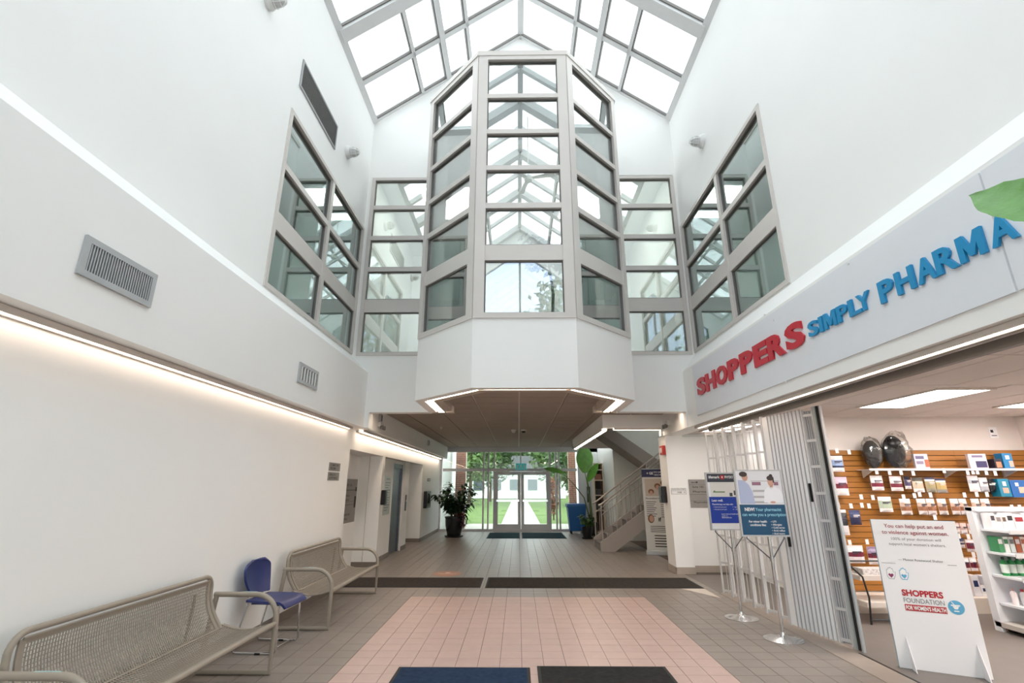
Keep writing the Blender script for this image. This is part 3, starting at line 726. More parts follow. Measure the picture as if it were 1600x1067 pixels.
# ================================================================== THINGS IN THE ATRIUM
def arc(c_, r, a0, a1, n, plane):
    """points of an arc; plane gives the two axes as vectors"""
    u, v = Vector(plane[0]), Vector(plane[1]); c_ = Vector(c_)
    return [c_ + u * (r * math.cos(R(a0 + (a1 - a0) * i / n))) + v * (r * math.sin(R(a0 + (a1 - a0) * i / n))) for i in range(n + 1)]
def mesh_panel(m, P, nu, nv, w):
    """woven wire: thin flat strips both ways over the surface P(u,v)"""
    for i in range(nu + 1):
        u = i / nu; pts = [P(u, j / 6) for j in range(7)]
        for a, b in zip(pts[:-1], pts[1:]): m.bar(a, b, w, w * .6)
    for j in range(nv + 1):
        v = j / nv; m.bar(P(0, v), P(1, v), w, w * .6)
    return m
def bench(label, y0, y1, seed):
    """local: x from wall (0) toward the room, y along the bench"""
    t = thing('mesh_bench', label, 'bench', (WL + 0.02, (y0 + y1) / 2, 0), 0, 'metal mesh benches along the left wall')
    L = y1 - y0; h = L / 2; XZ = ((1, 0, 0), (0, 0, 1))
    for s in (-1, 1):
        y = s * (h - 0.03)
        loop = [Vector((0.06, y, 0.022)), Vector((0.70, y, 0.022)), Vector((0.70, y, 0.40))]
        loop += [Vector((p.x, y, p.z)) for p in arc((0.50, y, 0.44), 0.20, 0, 90, 8, XZ)] + [Vector((0.11, y, 0.64))]
        f = MB(); f.tube(loop, 0.022, 10); f.build('arm_frame', M_BENCH, t, smooth=True, local=True)
        f = MB(); f.tube([(0.13, y, 0.64), (0.06, y, 0.022)], 0.022, 10); f.build('rear_leg', M_BENCH, t, smooth=True, local=True)
        f = MB(); f.tube([(0.34 + 0.012, y, 0.66), (0.42, y, 0.662), (0.50, y, 0.661)], 0.0035, 6); f.build('worn_edge', mat('worn_teal_paint', (168, 196, 196), 0.5), t, local=True)
    hb = h - 0.17
    def back(u, v):   # u along y, v up; leans back to the wall
        z = 0.37 + 0.40 * v; x = 0.27 - 0.15 * v - 0.05 * math.sin(v * math.pi); return Vector((x, -hb + 2 * hb * u, z))
    # bent outer tube of the backrest
    pts = []
    for i in range(8): p = back(0, i / 8); pts.append(Vector((p.x - .01, p.y - 0.06, p.z)))
    r = 0.10; top = back(0, 1)
    for i in range(7):
        a = R(90 * i / 6); pts.append(Vector((top.x - 0.01, -hb - 0.06 + r * (1 - math.cos(a)), top.z - 0.06 + r * math.sin(a))))
    pts2 = [Vector((p.x, -p.y, p.z)) for p in reversed(pts)]
    MB().tube(pts + pts2, 0.019, 10).build('backrest_tube', M_BENCH, t, smooth=True, local=True)
    fr = MB()
    for v in (0.02, 0.98): fr.bar(back(0, v), back(1, v), 0.012, 0.04, (0.4, 0, 1))
    for u in (0, 1):
        ps = [back(u, v / 8) for v in range(9)]
        for a, b in zip(ps[:-1], ps[1:]): fr.bar(a, b, 0.04, 0.012, (1, 0, 0.3))
    fr.build('backrest_frame', M_BENCH, t, local=True)
    mesh_panel(MB(), back, int(L / 0.024), 17, 0.0065).build('backrest_mesh', M_BENCH, t, local=True, fix=False, kind='stuff')
    hs = h - 0.06
    def seat(u, v):   # v from the back to the front
        x = 0.24 + 0.46 * v; z = 0.40 - 0.045 * math.sin(min(1, v * 1.05) * math.pi) + 0.01 * v; return Vector((x, -hs + 2 * hs * u, z))
    mesh_panel(MB(), seat, int(L / 0.024), 19, 0.0075).build('seat_mesh', M_BENCH, t, local=True, fix=False, kind='stuff')
    st = MB(); st.tube([(0.70, -h + .03, 0.405), (0.70, h - .03, 0.405)], 0.02, 10); st.tube([(0.23, -h + .04, 0.385), (0.23, h - .04, 0.385)], 0.018, 8)
    st.build('seat_tube', M_BENCH, t, smooth=True, local=True)
    se = MB()
    for u in (0, 1):
        ps = [seat(u, v / 8) for v in range(9)]
        for a, b in zip(ps[:-1], ps[1:]): se.bar(a, b, 0.04, 0.012)
    se.build('seat_edge', M_BENCH, t, local=True)
    st = MB(); st.tube([(0.09, -h + .03, 0.30), (0.09, h - .03, 0.30)], 0.016, 8)
    for s in (.8,): st.tube([(0.09, s * hb, 0.30), (0.12, s * hb, 0.70)], 0.012, 8); st.tube([(0.09, s * hb, 0.30), (0.24, s * hb, 0.38)], 0.012, 8)
    st.build('stretcher', M_BENCH, t, smooth=True, local=True)
    return t
bench('taupe metal mesh bench nearest the camera, left of the blue chair', 2.86, 4.90, 1)
bench('taupe metal mesh bench beyond the blue chair, next to the alcove', 6.20, 8.20, 2)

# ---- blue stacking chair with chrome sled base
M_BLUE = mat('navy_blue_plastic', (38, 50, 104), 0.36, vary=0.04)
def chair():
    t = thing('stacking_chair', 'dark blue plastic chair with chrome sled legs between the two benches', 'chair', (-2.57, 5.62, 0), R(-3))
    # faces +x locally
    def shell(P, nu, nv, th, name, mt):
        vs = []; fs = []
        for k in (0, 1):
            for i in range(nu + 1):
                for j in range(nv + 1):
                    p = P(i / nu, j / nv); e = 1e-3
                    n_ = (P(min(1, i / nu + e), j / nv) - P(max(0, i / nu - e), j / nv)).cross(P(i / nu, min(1, j / nv + e)) - P(i / nu, max(0, j / nv - e)))
                    n_ = n_.normalized() if n_.length else Vector((0, 0, 1)); vs.append(p + n_ * th * (0.5 - k))
        S = (nu + 1) * (nv + 1)
        for i in range(nu):
            for j in range(nv):
                a = i * (nv + 1) + j; q = (a, a + nv + 1, a + nv + 2, a + 1); fs.append(q); fs.append(tuple(x + S for x in reversed(q)))
        rim = [i * (nv + 1) for i in range(nu + 1)] + [nu * (nv + 1) + j for j in range(1, nv + 1)] + [i * (nv + 1) + nv for i in range(nu - 1, -1, -1)] + [j for j in range(nv - 1, 0, -1)]
        for a, b in zip(rim, rim[1:] + rim[:1]): fs.append((a, b, b + S, a + S))
        return MB().add(vs, fs).build(name, mt, t, smooth=True, local=True)
    def seatP(u, v):
        x = -0.20 + 0.43 * u; w_ = 0.205 + 0.03 * math.sin(u * math.pi * .8); s_ = 2 * v - 1
        z = 0.455 - 0.018 * (1 - s_ * s_) * math.sin(u * math.pi) - (0.05 * max(0, (u - .82) / .18) ** 2) + 0.012 * (1 - u)
        return Vector((x, s_ * w_, z))
    def backP(u, v):
        z = 0.50 + 0.33 * u; s_ = 2 * v - 1; w_ = (0.165 + 0.075 * math.sin(min(1, u * 1.5) * math.pi / 2)) * (1 if u < .75 else math.sqrt(max(0, 1 - ((u - .75) / .25) ** 2 * .75)))
        return Vector((-0.20 - 0.07 * u - 0.02 * math.sin(u * 3) + 0.035 * s_ * s_, s_ * w_, z))
    shell(seatP, 14, 12, 0.022, 'seat', M_BLUE); shell(backP, 14, 12, 0.02, 'backrest', M_BLUE)
    MB().box(-0.16, 0.17, -0.17, 0.17, 0.43, 0.44).build('seat_pan', mat('dark_navy_underside', (28, 34, 70), 0.5), t, local=True)
    for s in (-1, 1):
        y = s * 0.225
        MB().tube([(-0.17, y * .94, 0.445), (-0.27, y, 0.03), (-0.25, y, 0.012), (0.16, y, 0.012), (0.185, y, 0.035), (0.16, y * .97, 0.43), (0.10, y * .9, 0.44)], 0.0095, 8).build('leg', M_CHROME, t, smooth=True, local=True)
        MB().tube([(-0.14, s * 0.12, 0.44), (-0.21, s * 0.12, 0.46), (-0.235, s * 0.12, 0.52), (-0.26, s * 0.12, 0.66)], 0.009, 8).build('back_support', M_CHROME, t, smooth=True, local=True)
        MB().box(-0.02, 0.03, y - 0.014, y + 0.014, 0.0, 0.018).build('glide', M_BLACK, t, local=True)
    MB().tube([(0.12, -0.215, 0.025), (0.12, 0.215, 0.025)], 0.006, 6).build('crossbar', M_CHROME, t, local=True)
chair()

# ---- mats
def mat_thing(label, x0, x1, y0, y1, col, rough=0.95, ribs='y', edge=0.03):
    t = thing('floor_mat', label, 'mat', ((x0 + x1) / 2, (y0 + y1) / 2, 0))
    MB().cbox(x0, x1, y0, y1, 0.0, 0.006, 0.003).build('rubber_border', M_RUBBER, t)
    m_ = mat('mat_pile_%d_%d_%d' % col, col, rough, vary=0.22, vscale=22, bump=0.9, bscale=240, spec=0.1)
    MB().cbox(x0 + edge, x1 - edge, y0 + edge, y1 - edge, 0.006, 0.011, 0.003).build('pile', m_, t)
    return t
mat_thing('dark navy blue entrance mat at the bottom edge, left of the black one', -1.10, 0.10, 3.2, 5.07, (44, 60, 84))
mat_thing('black entrance mat at the bottom edge, right of the navy one', 0.165, 1.34, 3.2, 5.11, (52, 51, 50))
mat_thing('short black walk-off mat on the left, reaching toward the alcove', -2.88, -0.63, 8.66, 9.52, (72, 66, 62))
mat_thing('long black walk-off mat across to the folding gate', -0.55, 3.0, 8.64, 9.55, (66, 62, 58))
mat_thing('teal doormat before the left leaf of the glass doors', -1.02, 0.05, 16.2, 18.1, (26, 60, 70))
mat_thing('teal doormat before the right leaf of the glass doors', 0.10, 1.52, 16.2, 18.1, (24, 56, 66))
# pale tiles by the shop entrance
struct(MB().prism([(2.62, 8.62), (2.99, 8.62), (2.99, 7.95)], 'z', -0.003, 0.0015).build('trim_5', M_CREAMT))
st = tag(MB().lathe([(0.0, 0), (0.27, 0), (0.27, 0.002), (0.0, 0.002)], 28, (-1.35, 9.95, 0.0)).build('floor_sticker', mat('orange_sticker', (190, 140, 116), 0.5)), 'round orange sticker on the tiles beyond the left walk-off mat', 'sticker')
fcs = Face((-1.35 - 0.2, 9.95 - 0.06, 0.0), (1, 0, 0), (0, 1, 0))
q = MB(); fcs.slab(q, 0.02, 0.38, 0.05, 0.075, 0.002, 0.003); fcs.slab(q, 0.08, 0.32, 0.0, 0.02, 0.002, 0.003); fcs.disc(q, 0.2, 0.15, 0.05, 0.002, 0.003, 14); q.build('print', mat('pale_print', (232, 206, 190), 0.5), st)

# ---- air grilles
M_ALU = mat('grille_aluminium', (190, 192, 194), 0.42, 0.35, vary=0.03)
M_VOID = mat('duct_dark', (44, 44, 46), 0.8)
def grille(label, fc, W, H, n, vertical=True, fr=0.04, slat=0.012, framem=None, slatm=None, tilt=0.0):
    t = thing('air_grille', label, 'vent', tuple(fc.P(W / 2, H / 2)))
    m = MB(); fc.slab(m, 0, W, 0, fr, 0, 0.02); fc.slab(m, 0, W, H - fr, H, 0, 0.02); fc.slab(m, 0, fr, fr, H - fr, 0, 0.02); fc.slab(m, W - fr, W, fr, H - fr, 0, 0.02)
    m.build('frame', framem or M_ALU, t)
    m = MB(); fc.slab(m, fr, W - fr, fr, H - fr, 0.001, 0.003); m.build('duct', M_VOID, t)
    for i in range(n):
        m = MB(); k = fr + (W - 2 * fr if vertical else H - 2 * fr) * (i + 0.5) / n
        if vertical: fc.slab(m, k - slat / 2, k + slat / 2, fr, H - fr, 0.004, 0.018)
        else: fc.slab(m, fr, W - fr, k - slat / 2, k + slat / 2, 0.004, 0.018)
        m.build('slat', slatm or M_ALU, t)
    return t
grille('large aluminium air grille on the left fascia nearest the camera', Face((FL, 2.66, 2.84), (0, 1, 0)), 0.61, 0.26, 26, slat=0.009)
grille('small aluminium air grille on the left fascia near the far corner', Face((FL, 5.74, 2.81), (0, 1, 0)), 0.57, 0.25, 6, slat=0.03, slatm=M_PLASTW)
grille('long dark return grille high on the left wall above the window', Face((XL, 5.36, 6.92), (0, 1, 0)), 1.34, 0.46, 12, False, 0.03, 0.02, framem=mat('grey_grille_frame', (170, 170, 172), 0.5), slatm=mat('dark_grille_slat', (96, 94, 92), 0.7))

# ---- caged bulkhead lamps on the upper walls
def cage_lamp(label, x, y, z, s):
    t = thing('bulkhead_lamp', label, 'lamp', (x, y, z), 0, 'caged bulkhead lamps on the upper walls')
    def P(r, d): return (r, s * d)
    MB().lathe([(0.0, 0), (0.115, 0), (0.115, s * .03), (0.10, s * .06), (0.085, s * .075), (0.0, s * .075)], 22, (0, 0, 0), 'x').build('base', M_PLASTW, t, smooth=True, local=True)
    MB().lathe([(0.078, s * .075), (0.08, s * .12), (0.066, s * .17), (0.035, s * .20), (0.004, s * .21)], 20, (0, 0, 0), 'x').build('glass_globe', mat('frosted_lamp_glass', (206, 206, 204), 0.25), t, smooth=True, local=True)
    m = MB()
    for k in range(3):
        a = math.pi * k / 3; pts = []
        for i in range(13):
            b = math.pi * i / 12; r = 0.092 * math.cos(b); d = 0.075 + 0.155 * math.sin(b); pts.append((s * d, r * math.cos(a), r * math.sin(a)))
        m.tube(pts, 0.005, 6)
    for d, r in ((0.10, 0.094), (0.17, 0.072)):
        m.tube([(s * d, r * math.cos(2 * math.pi * i / 20), r * math.sin(2 * math.pi * i / 20)) for i in range(20)], 0.005, 6, closed=True)
    m.build('wire_cage', M_PLASTW, t, smooth=True, local=True)
cage_lamp('white caged bulkhead lamp on the left wall right of the dark grille', XL, 7.22, 7.28, 1)
cage_lamp('white caged bulkhead lamp on the left wall at the top edge of the picture', XL, 4.40, 7.26, 1)
cage_lamp('white caged bulkhead lamp on the right wall above the window', XR, 7.02, 7.28, -1)

# ---- ceiling fan hung from the ridge (shows in the glass of the bay)
t = thing('ceiling_fan', 'white ceiling fan hanging from the roof ridge, mirrored in the bay glass', 'fan', (XC + .2, 1.75, 9.25))
MB().tube([(0, 0, 1.98), (0, 0, 0.1)], 0.015, 8).build('down_rod', M_PLASTW, t, local=True)
MB().lathe([(0.0, 0.12), (0.09, 0.1), (0.12, 0.03), (0.10, -0.05), (0.0, -0.07)], 18).build('motor', M_PLASTW, t, smooth=True, local=True)
for k in range(3):
    m = MB(); a = R(120 * k + 15); m.add([(0.1, -.05, .02), (0.7, -.08, .0), (0.7, .08, .03), (0.1, .05, .03), (0.1, -.05, .03), (0.7, -.08, .01), (0.7, .08, .04), (0.1, .05, .04)], [(0, 3, 2, 1), (4, 5, 6, 7), (0, 1, 5, 4), (1, 2, 6, 5), (2, 3, 7, 6), (3, 0, 4, 7)])
    m.xform(Matrix.Rotation(a, 4, 'Z')).build('blade', M_PLASTW, t, local=True)

# ---- wall plaques, notices, phones
M_PLAQ = mat('brushed_plaque', (150, 146, 142), 0.5, 0.3, vary=0.04)
def plaque(label, fc, W, H, lines, m=None, name='plaque', cat='sign', ink=None, rules=()):
    t = thing(name, label, cat, tuple(fc.P(W / 2, H / 2)))
    q = MB(); fc.slab(q, 0, W, 0, H, 0, 0.008); q.build('panel', m or M_PLAQ, t)
    if lines:
        q = MB()
        for (s_, a, b, h, w_) in lines: fc.text(q, s_, a, b, h, w_, 0.010, bold=0.012)
        q.build('lettering', ink or M_INK, t)
    if rules:
        q = MB()
        for (a0, a1, b0, b1) in rules: fc.slab(q, a0, a1, b0, b1, 0.008, 0.010)
        q.build('print', ink or M_INK, t)
    return t
fl = lambda y, z: Face((WL, y, z), (0, 1, 0))
plaque('upper small grey plaque on the left wall beside the alcove', fl(7.63, 1.815), 0.47, 0.125, [('COMPUTER', .05, .072, .032, .34), ('ROOM 1', .05, .022, .032, .25)])
plaque('lower small grey plaque on the left wall beside the alcove', fl(7.62, 1.67), 0.47, 0.125, [('HEALTH', .05, .072, .032, .25), ('& FITNESS', .05, .022, .032, .33)])
plaque('tall grey directory board inside the left alcove', Face((-3.42, 9.75, 0.88), (0, 1, 0)), 0.86, 0.84, [('SUITE  101', .12, .70, .04, .4), ('DENTAL', .12, .50, .035, .3), ('MEDICAL', .12, .42, .035, .3), ('LABORATORY', .12, .14, .035, .42), ('OPTICAL', .12, .06, .035, .3)],
       rules=[(.0, .86, .62, .63), (.0, .86, .34, .345), (.0, .86, .40, .403), (.76, .84, .60, .68), (.74, .83, .28, .5)])
plaque('grey printed notice board on the wall beside the lift', Face((-3.06, 11.42, 0.95), (0, 1, 0)), 0.6, 0.85, [('NOTICE', .15, .77, .035, .3)], m=mat('pale_grey_notice', (186, 190, 190), 0.3), rules=[(.08, .52 - .08 * (i % 3), .70 - i * .055, .71 - i * .055) for i in range(12)], name='notice_board')
plaque('narrow dark sign above the phone on the corridor wall', fl(16.05, 1.72), 0.5, 0.09, [('TELEPHONE', .05, .03, .03, .4)], m=mat('dark_sign', (92, 88, 84), .5), ink=M_PAPER)
plaque('small white room sign on the pier beside the roll-up banner', Face((3.0, 9.95, 1.43), (1, 0, 0)), 0.29, 0.115, [('ELEVATOR & STAIRS', .02, .083, .02, .25), ('100  >', .12, .02, .03, .15)], m=M_PAPER, rules=[(0.0, .29, .062, .066), (0, .29, 0, .004), (0, .29, .111, .115), (0, .004, 0, .115), (.286, .29, 0, .115)])
plaque('large grey directory board on the wall behind the poster stands', Face((3.42, 10.15, 1.17), (1, 0, 0)), 0.62, 0.54, [('Suite 102', .07, .38, .035, .22), ('Pharmacy', .07, .29, .035, .35), ('Physiotherapy', .07, .09, .03, .40), ('MAIN', .06, .47, .025, .1)], rules=[(0, .62, .44, .443), (0, .62, .25, .254), (0, .62, .13, .133), (.15, .18, .47, .5)])
def phone(label, fc, W, H, cat='telephone'):
    t = thing('wall_phone', label, cat, tuple(fc.P(W / 2, H / 2)))
    q = MB(); fc.slab(q, 0, W, 0, H, 0, 0.10); q.build('housing', M_BLACK, t, bevel=0.012)
    q = MB(); fc.slab(q, W * .55, W * .85, H * .35, H * .85, 0.10, 0.106); q.build('keypad', mat('steel_plate', (120, 120, 122), .3, .8), t)
    q = MB(); q.tube([fc.P(W * .22, H * .3, .13), fc.P(W * .2, H * .4, .15), fc.P(W * .2, H * .75, .15), fc.P(W * .22, H * .85, .13)], 0.022, 8); q.build('handset', mat('dark_handset', (36, 36, 40), .2), t, smooth=True)
    q = MB(); q.tube([fc.P(W * .22, H * .3, .13), fc.P(W * .3, H * .1, .14), fc.P(W * .6, H * .12, .14), fc.P(W * .7, H * .3, .11)], 0.007, 6); q.build('cord', M_CHROME, t, smooth=True)
phone('black wall telephone on the corridor wall behind the potted shrub', fl(15.55, 0.92), 0.75, 0.50)
d = thing('sanitizer_dispenser', 'black hand sanitizer dispenser on the pier near the lift', 'dispenser', (WL, 10.8, 1.4))
q = MB(); f_ = fl(10.70, 1.2); f_.slab(q, 0, 0.14, 0, 0.30, 0, 0.10); q.build('body', M_BLACK, d, bevel=0.015)
q = MB(); f_.slab(q, 0.03, 0.11, 0.05, 0.16, 0.10, 0.108); q.build('push_plate', mat('dark_grey_plastic', (66, 66, 68), .3), d)
d = thing('sanitizer_dispenser', 'black hand sanitizer dispenser on the side of the right pier', 'dispenser', (2.97, 10.2, 1.4))
q = MB(); f_ = Face((2.97, 10.35, 1.26), (0, -1, 0)); f_.slab(q, 0, 0.22, 0, 0.32, 0, 0.11); q.build('body', M_BLACK, d, bevel=0.02)
q = MB(); f_.slab(q, 0.05, 0.17, 0.05, 0.15, 0.11, 0.12); q.build('push_plate', MATS['dark_grey_plastic'], d)
q = thing('intercom_panel', 'small dark intercom panel on the far wall right of the doors', 'intercom', (2.6, YG - .07, 1.35)); MB().box(2.52, 2.64, YG - .1, YG - .06, 1.0, 1.55).build('panel', mat('dark_grey_plastic', (66, 66, 68)), q); MB().box(2.55, 2.61, YG - .108, YG - .1, 1.3, 1.45).build('speaker_grille', M_ALU, q)
# alarm, twin emergency heads, cameras, exit sign
a = thing('fire_strobe', 'red fire alarm strobe high on the right pier', 'alarm', (2.97, 10.1, 2.28))
MB().box(2.91, 2.97, 9.96, 10.2, 2.19, 2.37).build('body', mat('alarm_red', (190, 36, 34), .4), a, bevel=0.01); MB().box(2.895, 2.91, 10.03, 10.13, 2.23, 2.33).build('lens', mat('strobe_lens', (224, 222, 218), .15), a, bevel=0.008)
def emergency(label, x, y, z, s):
    t = thing('emergency_light', label, 'lamp', (x, y, z)); MB().box(x, x + s * 0.05, y - 0.09, y + 0.09, z, z + 0.09).build('battery_box', M_PLASTW, t)
    for k in (-1, 1): MB().lathe([(0.0, 0), (0.03, 0.0), (0.045, s * .05), (0.042, s * .055), (0.0, s * .05)], 14, (x + s * .04, y + k * .07, z - 0.02), 'x').build('lamp_head', mat('lamp_head_grey', (120, 118, 116), .4), t, smooth=True)
emergency('twin-head emergency light on the bulkhead right of the opening', 2.94, 9.55, 2.72, -1)
emergency('twin-head emergency light on the bulkhead left of the opening', -2.68, 9.35, 2.68, 1)
for lab, y, z in (('small steel bracket box on the left bulkhead near the opening', 9.3, 2.82), ('small steel bracket box on the left bulkhead near the doors', 14.5, 2.78)):
    t = thing('bracket_box', lab, 'bracket', (-2.68, y, z)); MB().box(-2.68, -2.63, y - .05, y + .05, z - .06, z + .1).build('box', M_ALU, t); MB().box(-2.63, -2.625, y - .035, y + .035, z - .04, z + .07).build('cover', mat('cover_dark', (90, 88, 86), .5), t)
for lab, x, y, dark in (('white ceiling smoke detector left of the dome camera', -0.12, 12.6, 0), ('dark ceiling dome camera right of the smoke detector', 0.14, 12.6, 1)):
    t = thing('dome_camera' if dark else 'smoke_detector', lab, 'camera' if dark else 'detector', (x, y, ZC))
    MB().lathe([(0, 0.002), (0.07, 0.002), (0.07, -0.03), (0.05, -0.04), (0, -0.04)], 18, (x, y, ZC)).build('base', M_PLASTW if not dark else M_FRAME, t, smooth=True)
    MB().lathe([(0.05, -0.04), (0.045, -0.07), (0.03, -0.085), (0.0, -0.09)], 18, (x, y, ZC)).build('dome', M_BLACK if dark else M_FRAME, t, smooth=True)
t = thing('sprinkler_head', 'small white sprinkler on the ceiling near the left bulkhead', 'sprinkler', (-1.9, 12.0, ZC)); MB().lathe([(0, 0.002), (0.035, 0), (0.03, -0.02), (0.01, -0.05), (0, -0.05)], 12, (-1.9, 12.0, ZC)).build('head', M_PLASTW, t)
t = thing('exit_sign', 'green exit sign with running figure above the glass doors', 'sign', (0.1, YG - .1, 2.3))
MB().box(-0.10, 0.30, YG - .14, YG - .06, 2.16, 2.38).build('housing', mat('exit_teal', (36, 128, 128), .4, emit=(36, 128, 128), estr=0.4), t)
f_ = Face((-0.10, YG - .14, 2.16), (1, 0, 0)); q = MB(); f_.disc(q, .2, .17, .022, 0, .002, 12); f_.poly(q, [(.17, .15), (.23, .15), (.22, .09), (.25, .04), (.23, .03), (.19, .09), (.16, .03), (.14, .04), (.17, .1)], 0, .002); f_.slab(q, .05, .1, .03, .18, 0, .002); f_.slab(q, .30, .35, .03, .18, 0, .002); q.build('pictogram', mat('exit_white', (236, 244, 240), .4), t)
MB().tube([(0.1, YG - .1, 2.38), (0.1, YG - .1, 2.82)], 0.012, 6).build('hanger', M_PLASTW, t)

# ---- lift: steel door with jambs and call panel
lf = struct(MB().box(-3.13, -3.08, 12.2, 12.30, 0, 2.12).build('door_3', M_STEEL), 'brushed steel lift door')
q = MB(); q.box(-3.13, -3.08, 13.15, 13.25, 0, 2.12); q.box(-3.13, -3.08, 12.30, 13.15, 2.02, 2.12); q.build('jamb', M_STEEL, lf)
MB().box(-3.16, -3.12, 12.30, 12.72, 0, 2.02).build('door_leaf', M_STEEL, lf); MB().box(-3.16, -3.12, 12.725, 13.15, 0, 2.02).build('door_leaf', M_STEEL, lf)
t = thing('lift_call_panel', 'narrow steel lift call panel on the pier right of the lift door', 'panel', (WL - .1, 13.5, 1.2)); MB().box(WL - .1, WL - .085, 13.46, 13.6, 0.95, 1.35).build('plate', M_STEEL, t); MB().lathe([(0, 0), (.02, 0), (.02, .008), (0, .008)], 12, (WL - .085, 13.53, 1.2), 'x').build('button', M_PAPER, t)
# seam of the alcove door
struct(MB().box(-3.42, -3.405, 9.0, 9.02, 0, 2.2).build('trim_6', mat('door_seam', (190, 182, 174), .6)))
struct(MB().box(-3.20, -3.195, 10.645, 10.66, 0.1, 2.2).build('trim_7', MATS['door_seam']))
# ================================================================== PHARMACY
# ---- sign: white panel with raised letters
sg = thing('pharmacy_sign', 'white fascia sign panel with raised red and blue letters', 'sign', (FR, 3.5, 2.69))
for (y0, y1) in ((7.93, 2.665), (2.65, -0.8)):
    MB().box(FR - 0.015, FR, y1, y0, 2.69, 3.50).build('panel', M_SIGNP, sg)
bo = MB().lathe([(0, 0), (.012, 0), (.012, -.006), (0, -.008)], 10, (0, 0, 0), 'x').mesh('bolt', M_PLASTW)
for (px, py) in ((1195, 492), (1326, 411), (1209, 500), (1225, 596), (1228, 596)):
    p = on_x(px, py, FR - 0.015); o = inst(bo, 'bolt', (0, 0, 0), None); o.location = (p.x, p.y, p.z); attach(o, sg)
M_SRED = mat('sign_red', (200, 40, 56), 0.35); M_SREDS = mat('sign_red_edge', (140, 28, 40), 0.5)
M_SBLU = mat('sign_blue', (32, 146, 200), 0.35)
def letter(ch, ya, yb, z0, z1, m, bold):
    if ch == 'M':
        o_ = [(0, 0), (0, 1), (.27, 1), (.5, .47), (.73, 1), (1, 1), (1, 0), (.76, 0), (.76, .55), (.59, .12), (.41, .12), (.24, .55), (.24, 0)]; k_ = len(o_)
        vs = [(x_, y_, -.5) for x_, y_ in o_] + [(x_, y_, .5) for x_, y_ in o_]
        fs = [tuple(range(k_ - 1, -1, -1)), tuple(range(k_, 2 * k_))] + [(i_, (i_ + 1) % k_, k_ + (i_ + 1) % k_, k_ + i_) for i_ in range(k_)]
    else: vs, fs = text_mesh(ch, bold, 0.5)
    xs = [v[0] for v in vs]; ys = [v[1] for v in vs]; a, b, c_, d_ = min(xs), max(xs), min(ys), max(ys)
    pts = [(FR - 0.017 - (v[2] + 0.5) * 0.02, ya + (v[0] - a) / (b - a) * (yb - ya), z0 + (v[1] - c_) / (d_ - c_) * (z1 - z0)) for v in vs]
    return MB().add(pts, fs).build('letter', m, sg)
def run(word, bounds, ox, oy, k, z0, z1, m, bold):
    for ch, (l, r_, y) in zip(word, bounds):
        a = on_x(ox + l / k, oy + y / k, FR).y; b_ = on_x(ox + r_ / k, oy + y / k, FR).y
        letter(ch, a, b_, z0, z1, m, bold)
run('SHOPPERS', [(80, 172, 830), (170, 276, 775), (277, 397, 705), (398, 520, 620), (526, 665, 550), (670, 825, 480), (818, 1008, 400), (1000, 1206, 275)], 1080, 480, 6.67, 2.975, 3.245, M_SRED, 0.05)
run('SIMPLY', [(35, 115, 870), (118, 146, 835), (150, 248, 800), (250, 335, 760), (338, 438, 725), (392, 498, 655)], 1260, 330, 4.706, 3.005, 3.155, M_SBLU, 0.03)
run('PHARMA', [(556, 674, 575), (678, 828, 500), (836, 990, 440), (968, 1152, 350), (1132, 1352, 240), (1372, 1594, 150)], 1260, 330, 4.706, 2.985, 3.165, M_SBLU, 0.035)
letter('C', 2.41, 2.23, 2.985, 3.165, M_SBLU, 0.035); letter('Y', 2.21, 2.02, 2.985, 3.165, M_SBLU, 0.035)

# ---- folding gate across the shop front
M_GATE = mat('gate_aluminium', (214, 214, 214), 0.4, 0.25, vary=0.03); M_GATEW = mat('gate_white_slat', (248, 248, 249), 0.4)
gt = thing('folding_gate', 'folded aluminium lattice security gate at the shop front', 'gate', (3.3, 6.8, 0))
GT = 2.47
def ladder(p, q, n_r, mid=True):
    p = Vector(p); q = Vector(q); z0, z1 = 0.03, GT - .02; m = MB()
    dd_ = (q - p).normalized() * .016; p = p + dd_; q = q - dd_
    for a in (p, q): m.bar((a.x, a.y, z0), (a.x, a.y, z1), 0.022, 0.022)
    for i in range(n_r): z = z0 + .04 + (z1 - z0 - .08) * i / (n_r - 1); m.bar((p.x, p.y, z), (q.x, q.y, z), 0.012, 0.028)
    if mid: c_ = (p + q) / 2; m.bar((c_.x, c_.y, z0), (c_.x, c_.y, z1), 0.008, 0.008)
    return m.build('lattice_panel', M_GATE, gt)
A_ = Vector((3.16, 8.15)); C_ = Vector((3.25, 6.48)); n_ = 11; hp = []
for i in range(n_ + 1):
    p = A_.lerp(C_, i / n_); hp.append((p.x + (0.06 if i % 2 else -0.06), p.y))
for i, (a, b_) in enumerate(zip(hp[:-1], hp[1:])): ladder(a + (0,), b_ + (0,), 7, True)
MB().bar((3.22, 6.46, 0.02), (3.22, 6.46, GT), 0.03, 0.03).build('hinge_post', M_GATE, gt)
def solid(a, b_): return MB().add([(a[0], a[1], 0.03), (b_[0], b_[1], 0.03), (b_[0], b_[1], GT - .02), (a[0], a[1], GT - .02), (a[0] + .014, a[1] + .006, 0.03), (b_[0] + .014, b_[1] + .006, 0.03), (b_[0] + .014, b_[1] + .006, GT - .02), (a[0] + .014, a[1] + .006, GT - .02)], [(0, 1, 2, 3), (7, 6, 5, 4), (0, 4, 5, 1), (1, 5, 6, 2), (2, 6, 7, 3), (3, 7, 4, 0)]).build('slat_panel', M_GATEW, gt)
solid((3.215, 6.44), (3.225, 6.33))
zz = []
for i in range(19):
    p = Vector((3.25, 6.31)).lerp(Vector((3.355, 5.75)), i / 18); zz.append((p.x + (0.035 if i % 2 else -0.02), p.y))
